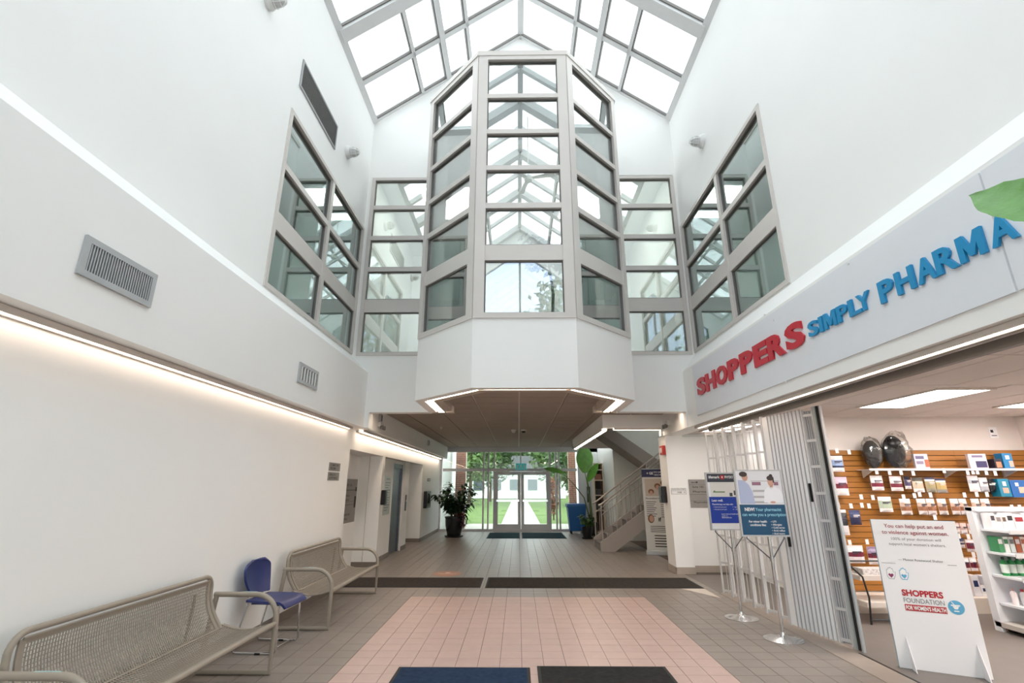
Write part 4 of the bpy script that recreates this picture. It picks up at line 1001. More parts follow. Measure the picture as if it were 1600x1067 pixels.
for k in range(0, 19, 2): MB().bar((zz[k][0] - .006, zz[k][1], .02), (zz[k][0] - .006, zz[k][1], GT - .01), .010, .010).build('hinge_rod', mat('hinge_grey', (184, 184, 186), .5, .1), gt)
for a, b_ in zip(zz[:-1], zz[1:]): solid(a, b_)
MB().bar((3.22, 6.215, 0.9), (3.22, 6.215, 1.1), 0.012, 0.03).build('latch', M_BLACK, gt); MB().bar((3.325, 5.78, 1.42), (3.325, 5.78, 1.62), 0.012, 0.03).build('latch', M_BLACK, gt)
# end ladder with fine louvres
m = MB(); a, b_ = Vector((3.345, 5.73)), Vector((3.40, 5.62))
for p in (a, b_): m.bar((p.x, p.y, .03), (p.x, p.y, GT - .02), .02, .02)
for i in range(9): z = .07 + (GT - .16) * i / 8; m.bar((a.x, a.y, z), (b_.x, b_.y, z), .012, .03)
for k in range(1, 5): p = a.lerp(b_, k / 5); m.bar((p.x, p.y, .05), (p.x, p.y, GT - .05), .006, .01)
m.build('louvre_panel', M_GATE, gt)
MB().bar((3.36, 5.735, GT / 2), (3.415, 5.625, GT / 2), .004, GT - .08).build('louvre_backing', mat('louvre_back_grey', (150, 152, 158), .5), gt)
MB().bar((3.415, 5.60, 0.01), (3.415, 5.60, GT), 0.05, 0.035).build('lead_post', mat('lead_post_grey', (190, 196, 194), 0.4, 0.3), gt)
MB().bar((3.43, 5.565, 0.01), (3.43, 5.565, GT), 0.035, 0.03).build('gasket', M_RUBBER, gt)
MB().bar((3.443, 5.535, 0.0), (3.443, 5.535, GT), 0.03, 0.025).build('edge_strip', M_GATE, gt)
MB().bar((3.25, 1.2, GT + 0.035), (3.25, 8.3, GT + 0.035), 0.05, 0.07).build('overhead_track', mat('track_dark', (120, 116, 112), 0.5, 0.4), gt)
MB().cbox(3.10, 3.40, 1.2, 8.3, 0.0, 0.006, 0.003).build('floor_track', mat('threshold', (150, 138, 128), 0.5, vary=.05), gt)
MB().box(3.36, 3.385, 1.2, 5.5, 0.006, 0.009).build('track_slot', M_BLACK, gt)

# ---- poster stands
def poster_stand(label, bx, by, x0, x1, z0, z1, y, rot):
    t = thing('poster_stand', label, 'poster stand', (bx, by, 0))
    MB().lathe([(0, 0), (0.20, 0.0), (0.20, 0.008), (0.15, 0.022), (0.06, 0.035), (0.035, 0.05), (0.03, 0.075), (0, 0.075)], 30, (bx, by, 0)).build('base', M_CHROME, t, smooth=True)
    MB().tube([(bx, by, 0.05), (bx, by, z0 + 0.02)], 0.018, 12).build('pole', M_CHROME, t, smooth=True)
    MB().lathe([(0, 0), (.026, 0), (.026, .04), (0, .04)], 12, (bx, by, z0 - 0.26)).build('collar', M_CHROME, t, smooth=True)
    cx_ = (x0 + x1) / 2; u = Vector((math.cos(rot), math.sin(rot), 0)); W = x1 - x0
    o = Vector((cx_, y, z0)) - u * (W / 2); fc = Face(o, u); H = z1 - z0
    for s in (0.12, 0.88):
        m = MB(); m.tube([(bx, by - 0.0, z0 - 0.25), fc.P(W * s, -0.02, -0.03), fc.P(W * s, 0.03, -0.03)], 0.007, 8); m.build('brace', M_STEEL, t, smooth=True)
    m = MB(); e = 0.016
    for (a0, a1, b0, b1) in ((0, W, 0, e), (0, W, H - e, H), (0, e, e, H - e), (W - e, W, e, H - e)): fc.slab(m, a0, a1, b0, b1, -0.03, 0.006)
    m.build('frame', M_ALU, t); m = MB(); fc.slab(m, e, W - e, e, H - e, -0.025, -0.002)
    p = m.build('poster', M_PAPER, t)
    return t, p, fc, W, H
def pr(fc, parent, name, m_, *rects, c0=0.0, c1=0.002):
    q = MB()
    for r_ in rects:
        if len(r_) == 4 and not isinstance(r_[0], tuple): fc.slab(q, r_[0], r_[1], r_[2], r_[3], c0, c1)
        else: fc.poly(q, r_, c0, c1)
    return q.build(name, m_, parent)
M_PBLUE = mat('poster_blue', (28, 62, 160), 0.4); M_PDARK = mat('poster_charcoal', (52, 56, 66), 0.4); M_PTEAL = mat('poster_teal', (8, 76, 112), 0.4)
M_PSKY = mat('poster_pale', (222, 220, 214), 0.4)
t, p, fc, W, H = poster_stand('chrome poster stand with the blue physiotherapy poster, behind the other one', 2.80, 6.83, 2.52, 3.06, 1.035, 1.765, 6.79, R(3))
fc.o = fc.P(0, 0, 0.0)
e = .018; pr(fc, p, 'poster_header', M_PDARK, (e, W - e, H * .83, H - e)); pr(fc, p, 'poster_photo', M_PSKY, (.05, W - .05, H * .57, H * .82)); pr(fc, p, 'poster_field', M_PBLUE, (e, W - e, H * .12, H * .57))
pr(fc, p, 'photo_furniture', mat('photo_dark', (70, 72, 78), .4), (.30, .34, H * .58, H * .64), (.36, .385, H * .60, H * .68), (.46, .47, H * .68, H * .80), c0=.002, c1=.003); pr(fc, p, 'photo_plants', M_LEAF[1], (.08, .24, H * .645, H * .665), (.09, .11, H * .665, H * .68), c0=.002, c1=.003)
q = MB(); fc.text(q, 'lifemark', .04, H * .895, .034, .15, .003, .02); fc.text(q, 'PHYSIOTHERAPY', .26, H * .895, .034, .26, .003, .01); fc.text(q, 'Lean well.', .05, H * .49, .028, .15, .003, .02); fc.text(q, 'Physiotherapy can help with:', .05, H * .43, .018, .28, .003, .015)
for i, s_ in enumerate(('Neck & back pain', 'Muscle & joint pain', 'Sports injury', 'Arthritis')): fc.text(q, '> ' + s_, .06 + .26 * (i // 2), H * (.385 - .04 * (i % 2)), .013, .18, .003)
fc.text(q, 'Learn more or book online', .16, H * .265, .015, .25, .003, .012); fc.text(q, 'today at', .16, H * .235, .013, .08, .003); fc.text(q, 'lifemark.ca', .16, H * .205, .016, .13, .003, .012); q.build('lettering', M_PAPER, p)
q = MB(); fc.disc(q, .225, H * .915, .03, .002, .003, 18); q.build('emblem', M_RED, p); q = MB(); fc.poly(q, [(.218, H * .9), (.232, H * .9), (.232, H * .93), (.218, H * .93)], .003, .004); q.build('emblem_mark', M_PAPER, p)
q = MB(); fc.text(q, 'lifemark', .40, H * .06, .018, .1, .003); q.build('footer_lettering', M_PDARK, p)
t, p, fc, W, H = poster_stand('chrome poster stand with the teal pharmacist prescription poster, in front', 2.86, 5.95, 2.54, 3.085, 1.04, 1.775, 5.91, R(-2))
pr(fc, p, 'poster_photo', mat('photo_white', (226, 228, 232), .4), (e, W - e, H * .47, H - e)); pr(fc, p, 'poster_field', M_PTEAL, (e, W - e, e, H * .47))
pr(fc, p, 'photo_shelves', mat('photo_shelf', (178, 176, 180), .4), (.19, .34, H * .49, H * .52), (.19, .34, H * .57, H * .60), (.19, .34, H * .66, H * .69), (.18, .50, H * .82, H * .83), c0=.002, c1=.003)
pr(fc, p, 'photo_products', mat('photo_mauve', (150, 108, 132), .4), (.19, .29, H * .76, H * .81), (.44, .49, H * .76, H * .81), c0=.002, c1=.003)
S_ = lambda pts: [(a, H * b) for a, b in pts]
pr(fc, p, 'photo_customer_shirt', mat('photo_shirt', (176, 186, 214), .4), S_([(.03, .48), (.03, .84), (.10, .84), (.155, .76), (.185, .66), (.20, .48)]), c0=.003, c1=.004)
pr(fc, p, 'photo_pharmacist_coat', mat('photo_coat', (240, 241, 246), .4), S_([(.30, .50), (.32, .68), (.37, .74), (.40, .70), (.44, .74), (.50, .70), (.525, .60), (.515, .50)]), c0=.003, c1=.004)
M_SKIN = mat('photo_skin', (206, 160, 140), .4); M_HAIR = mat('photo_hair', (58, 46, 46), .4)
q = MB(); fc.disc(q, .115, H * .885, .034, .004, .005, 18, .045); fc.disc(q, .405, H * .81, .034, .004, .005, 18, .05); fc.slab(q, .39, .42, H * .73, H * .76, .004, .005); fc.disc(q, .40, H * .505, .03, .004, .005, 12, .012); q.build('photo_faces', M_SKIN, p, kind='stuff')
q = MB(); fc.disc(q, .10, H * .93, .046, .005, .006, 18, .03); fc.disc(q, .405, H * .87, .04, .005, .006, 18, .028); fc.disc(q, .415, H * .905, .02, .005, .006, 12); fc.slab(q, .43, .445, H * .80, H * .87, .005, .006); q.build('photo_hair', M_HAIR, p, kind='stuff')
q = MB(); fc.text(q, 'NEW!', .07, H * .375, .036, .11, .003, .03); fc.text(q, 'For minor health', .10, H * .205, .024, .20, .003, .02); fc.text(q, 'conditions like:', .11, H * .155, .024, .175, .003, .02)
for i, s_ in enumerate(('UTI', 'Allergies', 'Cold sores', 'Acid reflux', 'And more')): fc.text(q, '\u2022 ' + s_, .345, H * (.205 - .043 * i), .02, None, .003, .012)
q.build('lettering', M_PAPER, p)
q = MB(); fc.text(q, 'Your pharmacist', .19, H * .375, .034, .29, .003, .01); fc.text(q, 'can write you a prescription', .035, H * .30, .034, .49, .003, .01); q.build('headline_lettering', mat('poster_cyan_ink', (150, 216, 236), .4), p)

# ---- cardboard donation standee
P0 = Vector((3.49, 5.13, 0)); P1 = Vector((4.07, 4.84, 0)); u = (P1 - P0).normalized(); W = (P1 - P0).length; H = 1.275
sd = thing('standee', 'white cardboard charity standee with red lettering at the shop entrance', 'standee', tuple((P0 + P1) / 2), 0)
fc = Face(P0, u)
q = MB(); fc.slab(q, 0.0, W, 0.0, H, -0.004, 0.0); face_panel = q.build('face_board', mat('standee_white', (236, 236, 238), .45), sd)
q = MB(); fc.slab(q, 0.0, W, 0.0, H, -0.05, -0.006); q.build('core_board', mat('standee_teal', (104, 164, 186), .5), sd)
for a in (.09, W - .06):
    q = MB(); q.add([fc.P(a, 0, 0), fc.P(a, .26, 0), fc.P(a + .01, .0, .13), fc.P(a + .006, 0, 0), fc.P(a + .006, .26, 0), fc.P(a + .016, .0, .13)], [(0, 2, 1), (3, 4, 5), (0, 1, 4, 3), (1, 2, 5, 4), (2, 0, 3, 5)]); q.build('foot_flap', MATS['standee_white'], sd)
M_PLUM = mat('plum_print', (150, 46, 66), .5); M_GREYP = mat('grey_print', (120, 120, 124), .5); M_CY = mat('pale_blue_print', (92, 168, 206), .5)
q = MB(); fc.text(q, 'You can help put an end', W * .5, H * .945, .034, W * .70, .003, .008, align='c'); fc.text(q, 'to violence against women.', W * .5, H * .90, .034, W * .78, .003, .008, align='c'); q.build('headline_lettering', M_PLUM, face_panel)
q = MB(); fc.text(q, '100% of your donation will', W * .5, H * .858, .024, W * .58, .003, align='c'); fc.text(q, 'support local women\u2019s shelters.', W * .5, H * .822, .024, W * .66, .003, align='c'); q.build('sub_lettering', M_GREYP, face_panel)
q = MB(); fc.text(q, '\u2014 Maison Rosewood Shelter', W * .5, H * .715, .02, W * .52, .003, align='c'); fc.slab(q, .02, .13, H * .692, H * .694, 0, .002); fc.slab(q, W * .8, W * .9, H * .70, H * .702, 0, .002); q.build('shelter_lettering', M_INK, face_panel)
for a, m_ in ((.075, mat('heart_plum', (130, 40, 92), .5)), (.175, M_CY)):
    q = MB(); b = H * .618
    ring = [(a - .032, b - .02), (a - .02, b - .045), (a + .02, b - .045), (a + .034, b - .015), (a + .04, b + .02), (a + .028, b + .02), (a + .026, b + .005), (a + .022, b + .05), (a + .010, b + .05), (a + .009, b + .06), (a - .003, b + .06), (a - .004, b + .055), (a - .016, b + .055), (a - .018, b + .04), (a - .03, b + .04)]
    fc.poly(q, ring, 0, .0015); q.build('hand_outline', mat('hand_grey', (170, 174, 184), .5) if m_ is not M_CY else M_CY, face_panel)
    q = MB(); k = .86; fc.poly(q, [(a + (x - a) * k, b + (y - b) * k) for x, y in ring], .0015, .0025); q.build('hand_fill', M_PAPER, face_panel)
    q = MB(); fc.poly(q, [(a, b - .034), (a + .022, b - .008), (a + .012, b + .006), (a, b - .002), (a - .012, b + .006), (a - .022, b - .008)], .0025, .0035); q.build('heart', m_, face_panel)
q = MB(); fc.text(q, 'SHOPPERS', W * .20, H * .478, .05, W * .47, .003, .04); q.build('logo_lettering', M_RED, face_panel)
q = MB(); fc.text(q, 'FOUNDATION', W * .205, H * .432, .04, W * .46, .003, 0); q.build('logo_sub_lettering', M_GREYP, face_panel)
q = MB(); fc.slab(q, W * .205, W * .675, H * .378, H * .42, 0, .002); q.build('logo_band', M_RED, face_panel)
q = MB(); fc.text(q, 'FOR WOMEN\u2019S HEALTH', W * .215, H * .387, .032, W * .45, .004, .03); q.build('logo_band_lettering', M_PAPER, face_panel)
q = MB(); fc.disc(q, W * .785, H * .425, .058, 0, .002, 30); q.build('logo_disc', M_CY, face_panel)
q = MB(); c0 = (W * .785, H * .425); fc.poly(q, [(c0[0] - .035, c0[1] + .022), (c0[0] + .03, c0[1] + .022), (c0[0] + .03, c0[1] + .012), (c0[0] - .035, c0[1] + .012)], .002, .004)
fc.poly(q, [(c0[0] - .025, c0[1] + .01), (c0[0] + .02, c0[1] + .01), (c0[0] + .008, c0[1] - .014), (c0[0] - .014, c0[1] - .014)], .002, .004); fc.slab(q, c0[0] - .02, c0[0] + .015, c0[1] - .034, c0[1] - .026, .002, .004); fc.poly(q, [(c0[0] - .03, c0[1] + .045), (c0[0] - .024, c0[1] + .048), (c0[0] + .006, c0[1] + .0), (c0[0], c0[1] - .002)], .004, .005); q.build('mortar_emblem', M_PAPER, face_panel)

# ---- slat wall, shelf, deck
M_WOOD = mat('honey_slat_wood', (164, 108, 42), 0.45, vary=0.14, vscale=3, stretch=(0.5, 1, 12))
sl = struct(MB().box(4.32, 7.55, 7.438, 7.45, 0.2, 2.10).build('wall_slat_backing', mat('slat_groove', (96, 58, 24), .7)))
pl = MB().cbox(0, 1.075, -0.018, 0, 0.004, 0.072, 0.003).mesh('slat', M_WOOD)
for k in range(25):
    for i in range(3): inst(pl, 'slat', (4.32 + i * 1.077, 7.438, 0.2 + k * 0.076), sl)
struct(MB().box(7.55, 7.65, 7.0, 7.45, 0, 2.6).build('trim_8', M_SHOPW))
dk = tag(MB().cbox(4.46, 7.5, 7.08, 7.42, 0, 0.19, 0.008).build('display_deck', mat('cream_laminate', (222, 212, 200), .45)), 'cream base deck at the foot of the slat wall', 'deck')
ws = thing('wall_shelf', 'long narrow white shelf on brackets across the slat wall', 'shelf', (6.2, 7.3, 1.8))
MB().box(4.98, 7.5, 7.14, 7.42, 1.805, 1.82).build('board', mat('shelf_pale', (232, 222, 214), .35), ws)
MB().box(4.98, 7.5, 7.132, 7.14, 1.80, 1.828).build('front_edge', M_PLASTW, ws)
for x in (5.06, 6.25, 7.1):
    MB().prism([(7.42, 1.805), (7.18, 1.805), (7.42, 1.70)], 'x', x, x + 0.012).build('bracket', M_PLASTW, ws)
# packs: pillowed pouches with printed bands
def rgbm(c_): return mat('print_%d_%d_%d' % c_, c_, 0.38)
def pouch(nm, label, box, bands, Y=7.26, depth=0.035, group=None, cat='pack', lean=0.0):
    (x0, y0, x1, y1) = box; ym = (y0 + y1) / 2; a = on_y(x0, y1, Y); b_ = on_y(x1, y0, Y); h = b_.z - a.z; a.x = on_y(x0, ym, Y).x + .002; b_.x = on_y(x1, ym, Y).x - .002; w_ = b_.x - a.x
    t = thing(nm, label, cat, ((a.x + b_.x) / 2, Y, a.z), 0, group); m = MB(); nu, nv = 4, 8; vs = []; fs = []; mi = []
    for i in range(nu + 1):
        for j in range(nv + 1):
            u_, v_ = i / nu, j / nv; d_ = depth * (math.sin(math.pi * u_) ** .5) * (math.sin(math.pi * min(1, v_ * 1.15)) ** .5 if v_ < .87 else 0.12)
            vs.append((-w_ / 2 + w_ * u_, -d_ - lean * v_ * h, h * v_))
    n_ = len(vs); vs += [(x, 0.006 - lean * (z / h) * h, z) for (x, y, z) in vs]
    for i in range(nu):
        for j in range(nv):
            k = i * (nv + 1) + j; fs.append((k, k + nv + 1, k + nv + 2, k + 1)); v_ = (j + .5) / nv
            mi.append(max(q_ for q_ in range(len(bands)) if v_ >= bands[q_][0]))
            fs.append((n_ + k, n_ + k + 1, n_ + k + nv + 2, n_ + k + nv + 1)); mi.append(mi[-1])
    rim = [i * (nv + 1) for i in range(nu + 1)] + [nu * (nv + 1) + j for j in range(1, nv + 1)] + [i * (nv + 1) + nv for i in range(nu - 1, -1, -1)] + [j for j in range(nv - 1, 0, -1)]
    for p_, q_ in zip(rim, rim[1:] + rim[:1]): fs.append((p_, q_, q_ + n_, p_ + n_)); mi.append(0)
    m.v = vs; m.f = fs; m.m = mi
    m.build('pouch', [rgbm(c_) for (_, c_) in bands], t, local=True, fix=True)
    dc = MB(); dc.box(-w_ * .28, w_ * .28, -depth - .004, -depth + .012, h * .62, h * .68); dc.box(-w_ * .28, w_ * .1, -depth - .004, -depth + .012, h * .54, h * .58); dc.build('print', rgbm((70, 66, 84)) if sum(bands[-1][1]) > 400 else rgbm((220, 216, 210)), t, local=True)
    return t
hook_t = [None]
ORD = ['first', 'second', 'third', 'fourth', 'fifth', 'sixth', 'seventh', 'eighth', 'ninth', 'tenth', 'eleventh', 'twelfth', 'thirteenth']
def hook(px, py, lab, Y=7.17):
    p = on_y(px, py, Y)
    if hook_t[0] is None:
        t = thing('peg_hook', lab, 'hook', tuple(p), 0, 'peg hooks with price tags on the slat wall')
        MB().tube([(0, 7.42 - Y, 0.02), (0, 0.0, 0.02), (0, -0.01, 0.035)], 0.003, 6).build('wire', M_CHROME, t, local=True)
        MB().add([(-.022, -.012, -.035), (.022, -.012, -.035), (.016, -.018, .03), (-.028, -.018, .03), (-.022, -.009, -.035), (.022, -.009, -.035), (.016, -.015, .03), (-.028, -.015, .03)], [(0, 1, 2, 3), (7, 6, 5, 4), (0, 4, 5, 1), (1, 5, 6, 2), (2, 6, 7, 3), (3, 7, 4, 0)]).build('price_tag', M_PAPER, t, local=True); hook_t[0] = t
    else: dup(hook_t[0], tuple(p), None, lab)
W_ = (232, 226, 226); MAR = (120, 36, 56); NAV = (44, 52, 86); TANC = (188, 166, 130); GRY = (176, 178, 184)
items = [('blue and white pouch hanging topmost beside the gate', (1299, 712, 1318, 737), [(0, W_), (.2, NAV), (.35, (150, 170, 206)), (.8, W_)]),
 ('narrow grey pouch partly hidden by the gate edge', (1290, 713, 1297, 737), [(0, GRY), (.5, W_)]),
 ('maroon and white pouch hanging below the blue one beside the gate', (1305, 745, 1325, 774), [(0, W_), (.35, MAR), (.62, (206, 180, 196))]),
 ('white pouch with maroon band, left of a pair under the shelf', (1361, 743, 1380, 766), [(0, W_), (.25, MAR), (.5, W_)]),
 ('white pouch with maroon band, right of a pair under the shelf', (1391, 744, 1410, 767), [(0, W_), (.25, MAR), (.5, W_)]),
 ('small dark pointed pack hanging right of the maroon pair', (1413, 744, 1423, 764), [(0, W_), (.3, (90, 84, 120)), (.75, (38, 36, 52))]),
 ('tan pack with white card, left of three under the shelf', (1426, 746, 1443, 769), [(0, W_), (.2, (206, 190, 166)), (.8, (90, 86, 78))]),
 ('olive tan pack, middle of three under the shelf', (1446, 746, 1462, 769), [(0, (150, 146, 130)), (.25, (170, 156, 116)), (.7, W_), (.85, NAV)]),
 ('yellow tan pack, right of three under the shelf', (1463, 748, 1479, 770), [(0, (150, 146, 140)), (.2, (196, 170, 110)), (.7, W_), (.85, NAV)]),
 ('white grey boxed pack hanging under the right part of the shelf', (1513, 743, 1530, 768), [(0, W_), (.5, GRY), (.8, W_)]),
 ('pale grey pack hanging right of the white boxed one', (1531, 746, 1544, 768), [(0, GRY), (.4, W_)]),
 ('black and white slim pack hanging beside the blue boxes', (1546, 748, 1555, 768), [(0, (30, 30, 34)), (.5, (190, 206, 206)), (.62, (34, 34, 38))]),
 ('pale green curved pouch hanging alone above the standee', (1373, 776, 1394, 800), [(0, W_), (.3, (176, 190, 166)), (.8, W_)]),
 ('black and white tall card hanging beside the lower gate edge', (1311, 796, 1325, 836), [(0, W_), (.35, (36, 36, 40)), (.9, W_)]),
 ('navy spotted pack hanging beside the lower gate edge', (1328, 797, 1345, 820), [(0, (46, 48, 82)), (.5, (74, 84, 124))]),
 ('white pouch with plum band left of the standee edge', (1325, 852, 1350, 880), [(0, W_), (.35, MAR), (.65, W_)]),
 ('plum pouch half hidden by the standee edge', (1356, 854, 1376, 882), [(0, W_), (.35, MAR), (.65, (150, 130, 160))]),
 ('navy pouch hanging between standee and shelf unit', (1495, 841, 1507, 856), [(0, W_), (.4, NAV)]),
 ('maroon pouch hanging between standee and shelf unit', (1510, 843, 1523, 862), [(0, W_), (.3, MAR), (.7, W_)]),
 ('left maroon pouch of three low between standee and shelf unit', (1504, 871, 1515, 892), [(0, W_), (.3, MAR), (.6, W_)]),
 ('middle maroon pouch of three low between standee and shelf unit', (1516, 871, 1527, 892), [(0, W_), (.3, MAR), (.6, W_)]),
 ('right maroon pouch of three low between standee and shelf unit', (1529, 873, 1540, 892), [(0, W_), (.3, (150, 30, 40)), (.6, W_)]),
 ('left pink pack of three just right of the standee top', (1490, 817, 1500, 834), [(0, W_), (.4, (206, 180, 172))]),
 ('middle pink pack of three just right of the standee top', (1501, 817, 1511, 834), [(0, W_), (.4, (206, 180, 172))]),
 ('right pink pack of three just right of the standee top', (1513, 818, 1524, 834), [(0, W_), (.4, (198, 176, 172))])]
for lab, bx, bands in items: pouch('hanging_pack', lab, bx, bands, group='packs hanging on the slat wall')
for k, (x0, x1) in enumerate([(1407, 1424), (1434, 1448), (1449, 1462), (1466, 1480), (1486, 1499), (1500, 1512), (1519, 1532), (1534, 1548)]):
    ordn = ['first', 'second', 'third', 'fourth', 'fifth', 'sixth', 'seventh', 'eighth'][k]
    pouch('brace_pack', ordn + ' from the left of the brown and white brace packs above the standee', (x0, 779, x1, 804), [(0, W_), (.28, (162, 112, 84)), (.5, (222, 196, 178)), (.8, W_)], depth=0.05, group='row of brace packs on the slat wall')
def carton(label, box, Y, D, col, face_cols, rot=0.0, grp=None, nm='carton', z0=None):
    (x0, y0, x1, y1) = box; ym = (y0 + y1) / 2; a = on_y(x0, y1, Y); b_ = on_y(x1, y0, Y); a.x = on_y(x0, ym, Y).x + .003; b_.x = on_y(x1, ym, Y).x - .003; w_ = b_.x - a.x
    if z0: a.z = z0
    h = b_.z - a.z
    t = thing(nm, label, 'box', ((a.x + b_.x) / 2, Y, a.z), rot, grp)
    MB().box(-w_ / 2, w_ / 2, 0, D, 0, h).build('box', rgbm(col), t, local=True, bevel=0.004)
    for (u0, u1, v0, v1, c_) in face_cols: MB().box(-w_ / 2 + w_ * u0, -w_ / 2 + w_ * u1, -0.002, 0, h * v0, h * v1).build('print', rgbm(c_), t, local=True)
    return t
carton('teal carton with a hand photo hanging at the right edge', (1561, 748, 1579, 776), 7.20, .14, (16, 120, 150), [(.3, .8, .2, .5, (206, 160, 140)), (.4, .7, .6, .85, W_)])
carton('royal blue carton with a foot photo at the right edge', (1580, 750, 1606, 777), 7.20, .14, (22, 92, 160), [(.45, .95, .25, .6, (214, 176, 154)), (.3, .5, .65, .85, W_)])
carton('dark small carton with orange photo on the shelf at right', (1554, 717, 1566, 730), 7.19, .12, (34, 34, 52), [(.2, .9, .1, .7, (206, 130, 96))], z0=1.829)
carton('bright blue carton standing on the shelf at right', (1567, 708, 1583, 730), 7.22, .12, (24, 122, 178), [(.3, .7, .6, .85, W_), (.55, .95, .1, .5, (206, 176, 160))], z0=1.829)
carton('white carton with navy oval on the shelf, leaning, right of centre', (1515, 709, 1541, 730), 7.20, .05, (222, 212, 214), [(.35, .95, .06, .5, (60, 56, 96)), (.2, .8, .75, .9, (130, 120, 150))], R(-8), z0=1.829)
carton('white carton with orange end on the shelf beside the plastic bags', (1430, 709, 1450, 730), 7.22, .05, (216, 210, 218), [(.1, .6, .3, .5, (150, 140, 166)), (.7, 1, .1, .6, (190, 110, 80)), (.1, .7, .65, .85, (110, 104, 140))], R(-10), z0=1.829)
HOOKS = [(1307, 704), (1326, 706), (1369, 737), (1389, 738), (1407, 738), (1426, 739), (1428, 774), (1436, 772), (1453, 773), (1474, 735), (1506, 773), (1525, 772), (1541, 772), (1511, 738), (1519, 737), (1526, 737), (1540, 738), (1554, 739), (1309, 789), (1329, 790), (1346, 789), (1357, 790), (1327, 847), (1354, 846), (1460, 808), (1580, 792), (1592, 792), (1411, 776), (1345, 776), (1363, 777), (1497, 837), (1512, 838), (1500, 866), (1520, 866)]
ROWS = [(700, 720, 'at the top edge of the slat wall'), (730, 745, 'just under the long shelf'), (765, 780, 'in the row below the hanging maroon packs'), (785, 800, 'in the row above the standee top'), (805, 815, 'below the brace packs'), (830, 850, 'in the row beside the standee head'), (860, 870, 'above the low maroon pouches')]
for (r0, r1, where) in ROWS:
    row = sorted(h_ for h_ in HOOKS if r0 <= h_[1] < r1)
    for k, (px, py) in enumerate(row): hook(px, py, ('price tag on peg hook, %s from left %s' % (ORD[k], where)) if len(row) > 1 else 'lone price tag on a peg hook ' + where)
# slippers / foot warmers wrapped in clear bags
M_FUR = mat('black_quilted_fabric', (40, 40, 42), .8, vary=.3, vscale=30, bump=.6, bscale=60); M_BAG = glass('clear_plastic_bag', (0.93, 0.93, 0.92), 0.08, 0.15)
def blob(m, c_, r, n=14, k=9, wob=0.0, seed=0):
    vs = []; fs = []
    for i in range(k + 1):
        th = math.pi * i / k
        for j in range(n):
            ph = 2 * math.pi * j / n; d_ = Vector((math.sin(th) * math.cos(ph), math.sin(th) * math.sin(ph), math.cos(th)))
            s_ = 1 + wob * noise.noise(d_ * 3.0 + Vector((seed, seed * 2, 0))); vs.append((c_[0] + d_.x * r[0] * s_, c_[1] + d_.y * r[1] * s_, c_[2] + d_.z * r[2] * s_))
    for i in range(k):
        for j in range(n): fs.append((i * n + j, i * n + (j + 1) % n, (i + 1) * n + (j + 1) % n, (i + 1) * n + j))
    return m.add(vs, fs)
for k, (lab, x0, y0, x1, y1) in enumerate((('tall black cushion wrapped in a clear plastic bag, left on the shelf', 1350, 681, 1374, 731), ('larger black cushion in a loose clear bag, right of the tall one', 1382, 672, 1414, 731))):
    a = on_y(x0, y1, 7.27); b_ = on_y(x1, y0, 7.27); w_ = (b_.x - a.x) / 2; h = (b_.z - 1.82) / 2; cx_ = (a.x + b_.x) / 2
    t = thing('wrapped_cushion', lab, 'cushion', (cx_, 7.27, 1.82))
    m = MB(); blob(m, (cx_ - .02 * k, 7.27, 1.83 + h * .86), (w_ * .72, .09, h * .82), wob=.1, seed=k); m.build('cushion', M_FUR, t, smooth=True)
    if k: m = MB(); blob(m, (cx_ - .03, 7.22, 1.83 + h * 1.25), (w_ * .5, .07, h * .32), wob=.25, seed=4); m.build('upper_pad', M_BLACK, t, smooth=True)
    m = MB(); blob(m, (cx_ + .03 * k, 7.27, 1.825 + h), (w_ * .9, .11, h * .92), 24, 16, .24, k + 2); m.build('plastic_bag', M_BAG, t, smooth=True)
# boxes on the deck
for k, (bx, c_, lab) in enumerate([((1520, 899, 1532, 934), (214, 212, 216), 'tall pale carton on the deck, left of the stacked navy ones'), ((1534, 915, 1548, 936), (226, 226, 228), 'lower white carton with navy label stacked on the deck'), ((1536, 900, 1549, 914), (206, 210, 218), 'upper white carton with navy label stacked on the deck')]):
    carton(lab, bx, 7.16, .12, c_, [(.2, .8, .45, .75, (40, 50, 90))], z0=[.191, .191, None][k])
# black tube rack with trays left of the standee
rk = thing('display_rack', 'black tube rack with cream trays between gate and standee', 'rack', (4.5, 6.7, 0)); 
M_CREAM = mat('cream_tray', (206, 196, 186), .5)
for x in (4.22, 4.78):
    MB().tube([(x, 6.98, 0.0), (x, 6.98, 0.62), (x, 6.85, 0.66), (x, 6.55, 0.52), (x, 6.5, 0.30), (x, 6.55, 0.0)], 0.011, 8).build('side_frame', M_BLACK, rk, smooth=True)
for z, y0, y1 in ((0.47, 6.6, 6.95), (0.18, 6.56, 6.95)): MB().cbox(4.22, 4.78, y0, y1, z, z + 0.06, .006).build('tray', M_CREAM, rk)
MB().tube([(4.22, 6.55, .05), (4.78, 6.55, .05)], .01, 6).build('rail', M_BLACK, rk); MB().tube([(4.22, 6.85, .66), (4.78, 6.85, .66)], .01, 6).build('rail', M_BLACK, rk)
lb = tag(MB().box(4.28, 4.72, 6.62, 6.80, 0.532, 0.60).build('leaflet_box', mat('speckled_print', (206, 200, 196), .5, vary=.5, vscale=45)), 'low box of printed leaflets lying on the upper tray of the rack', 'box')

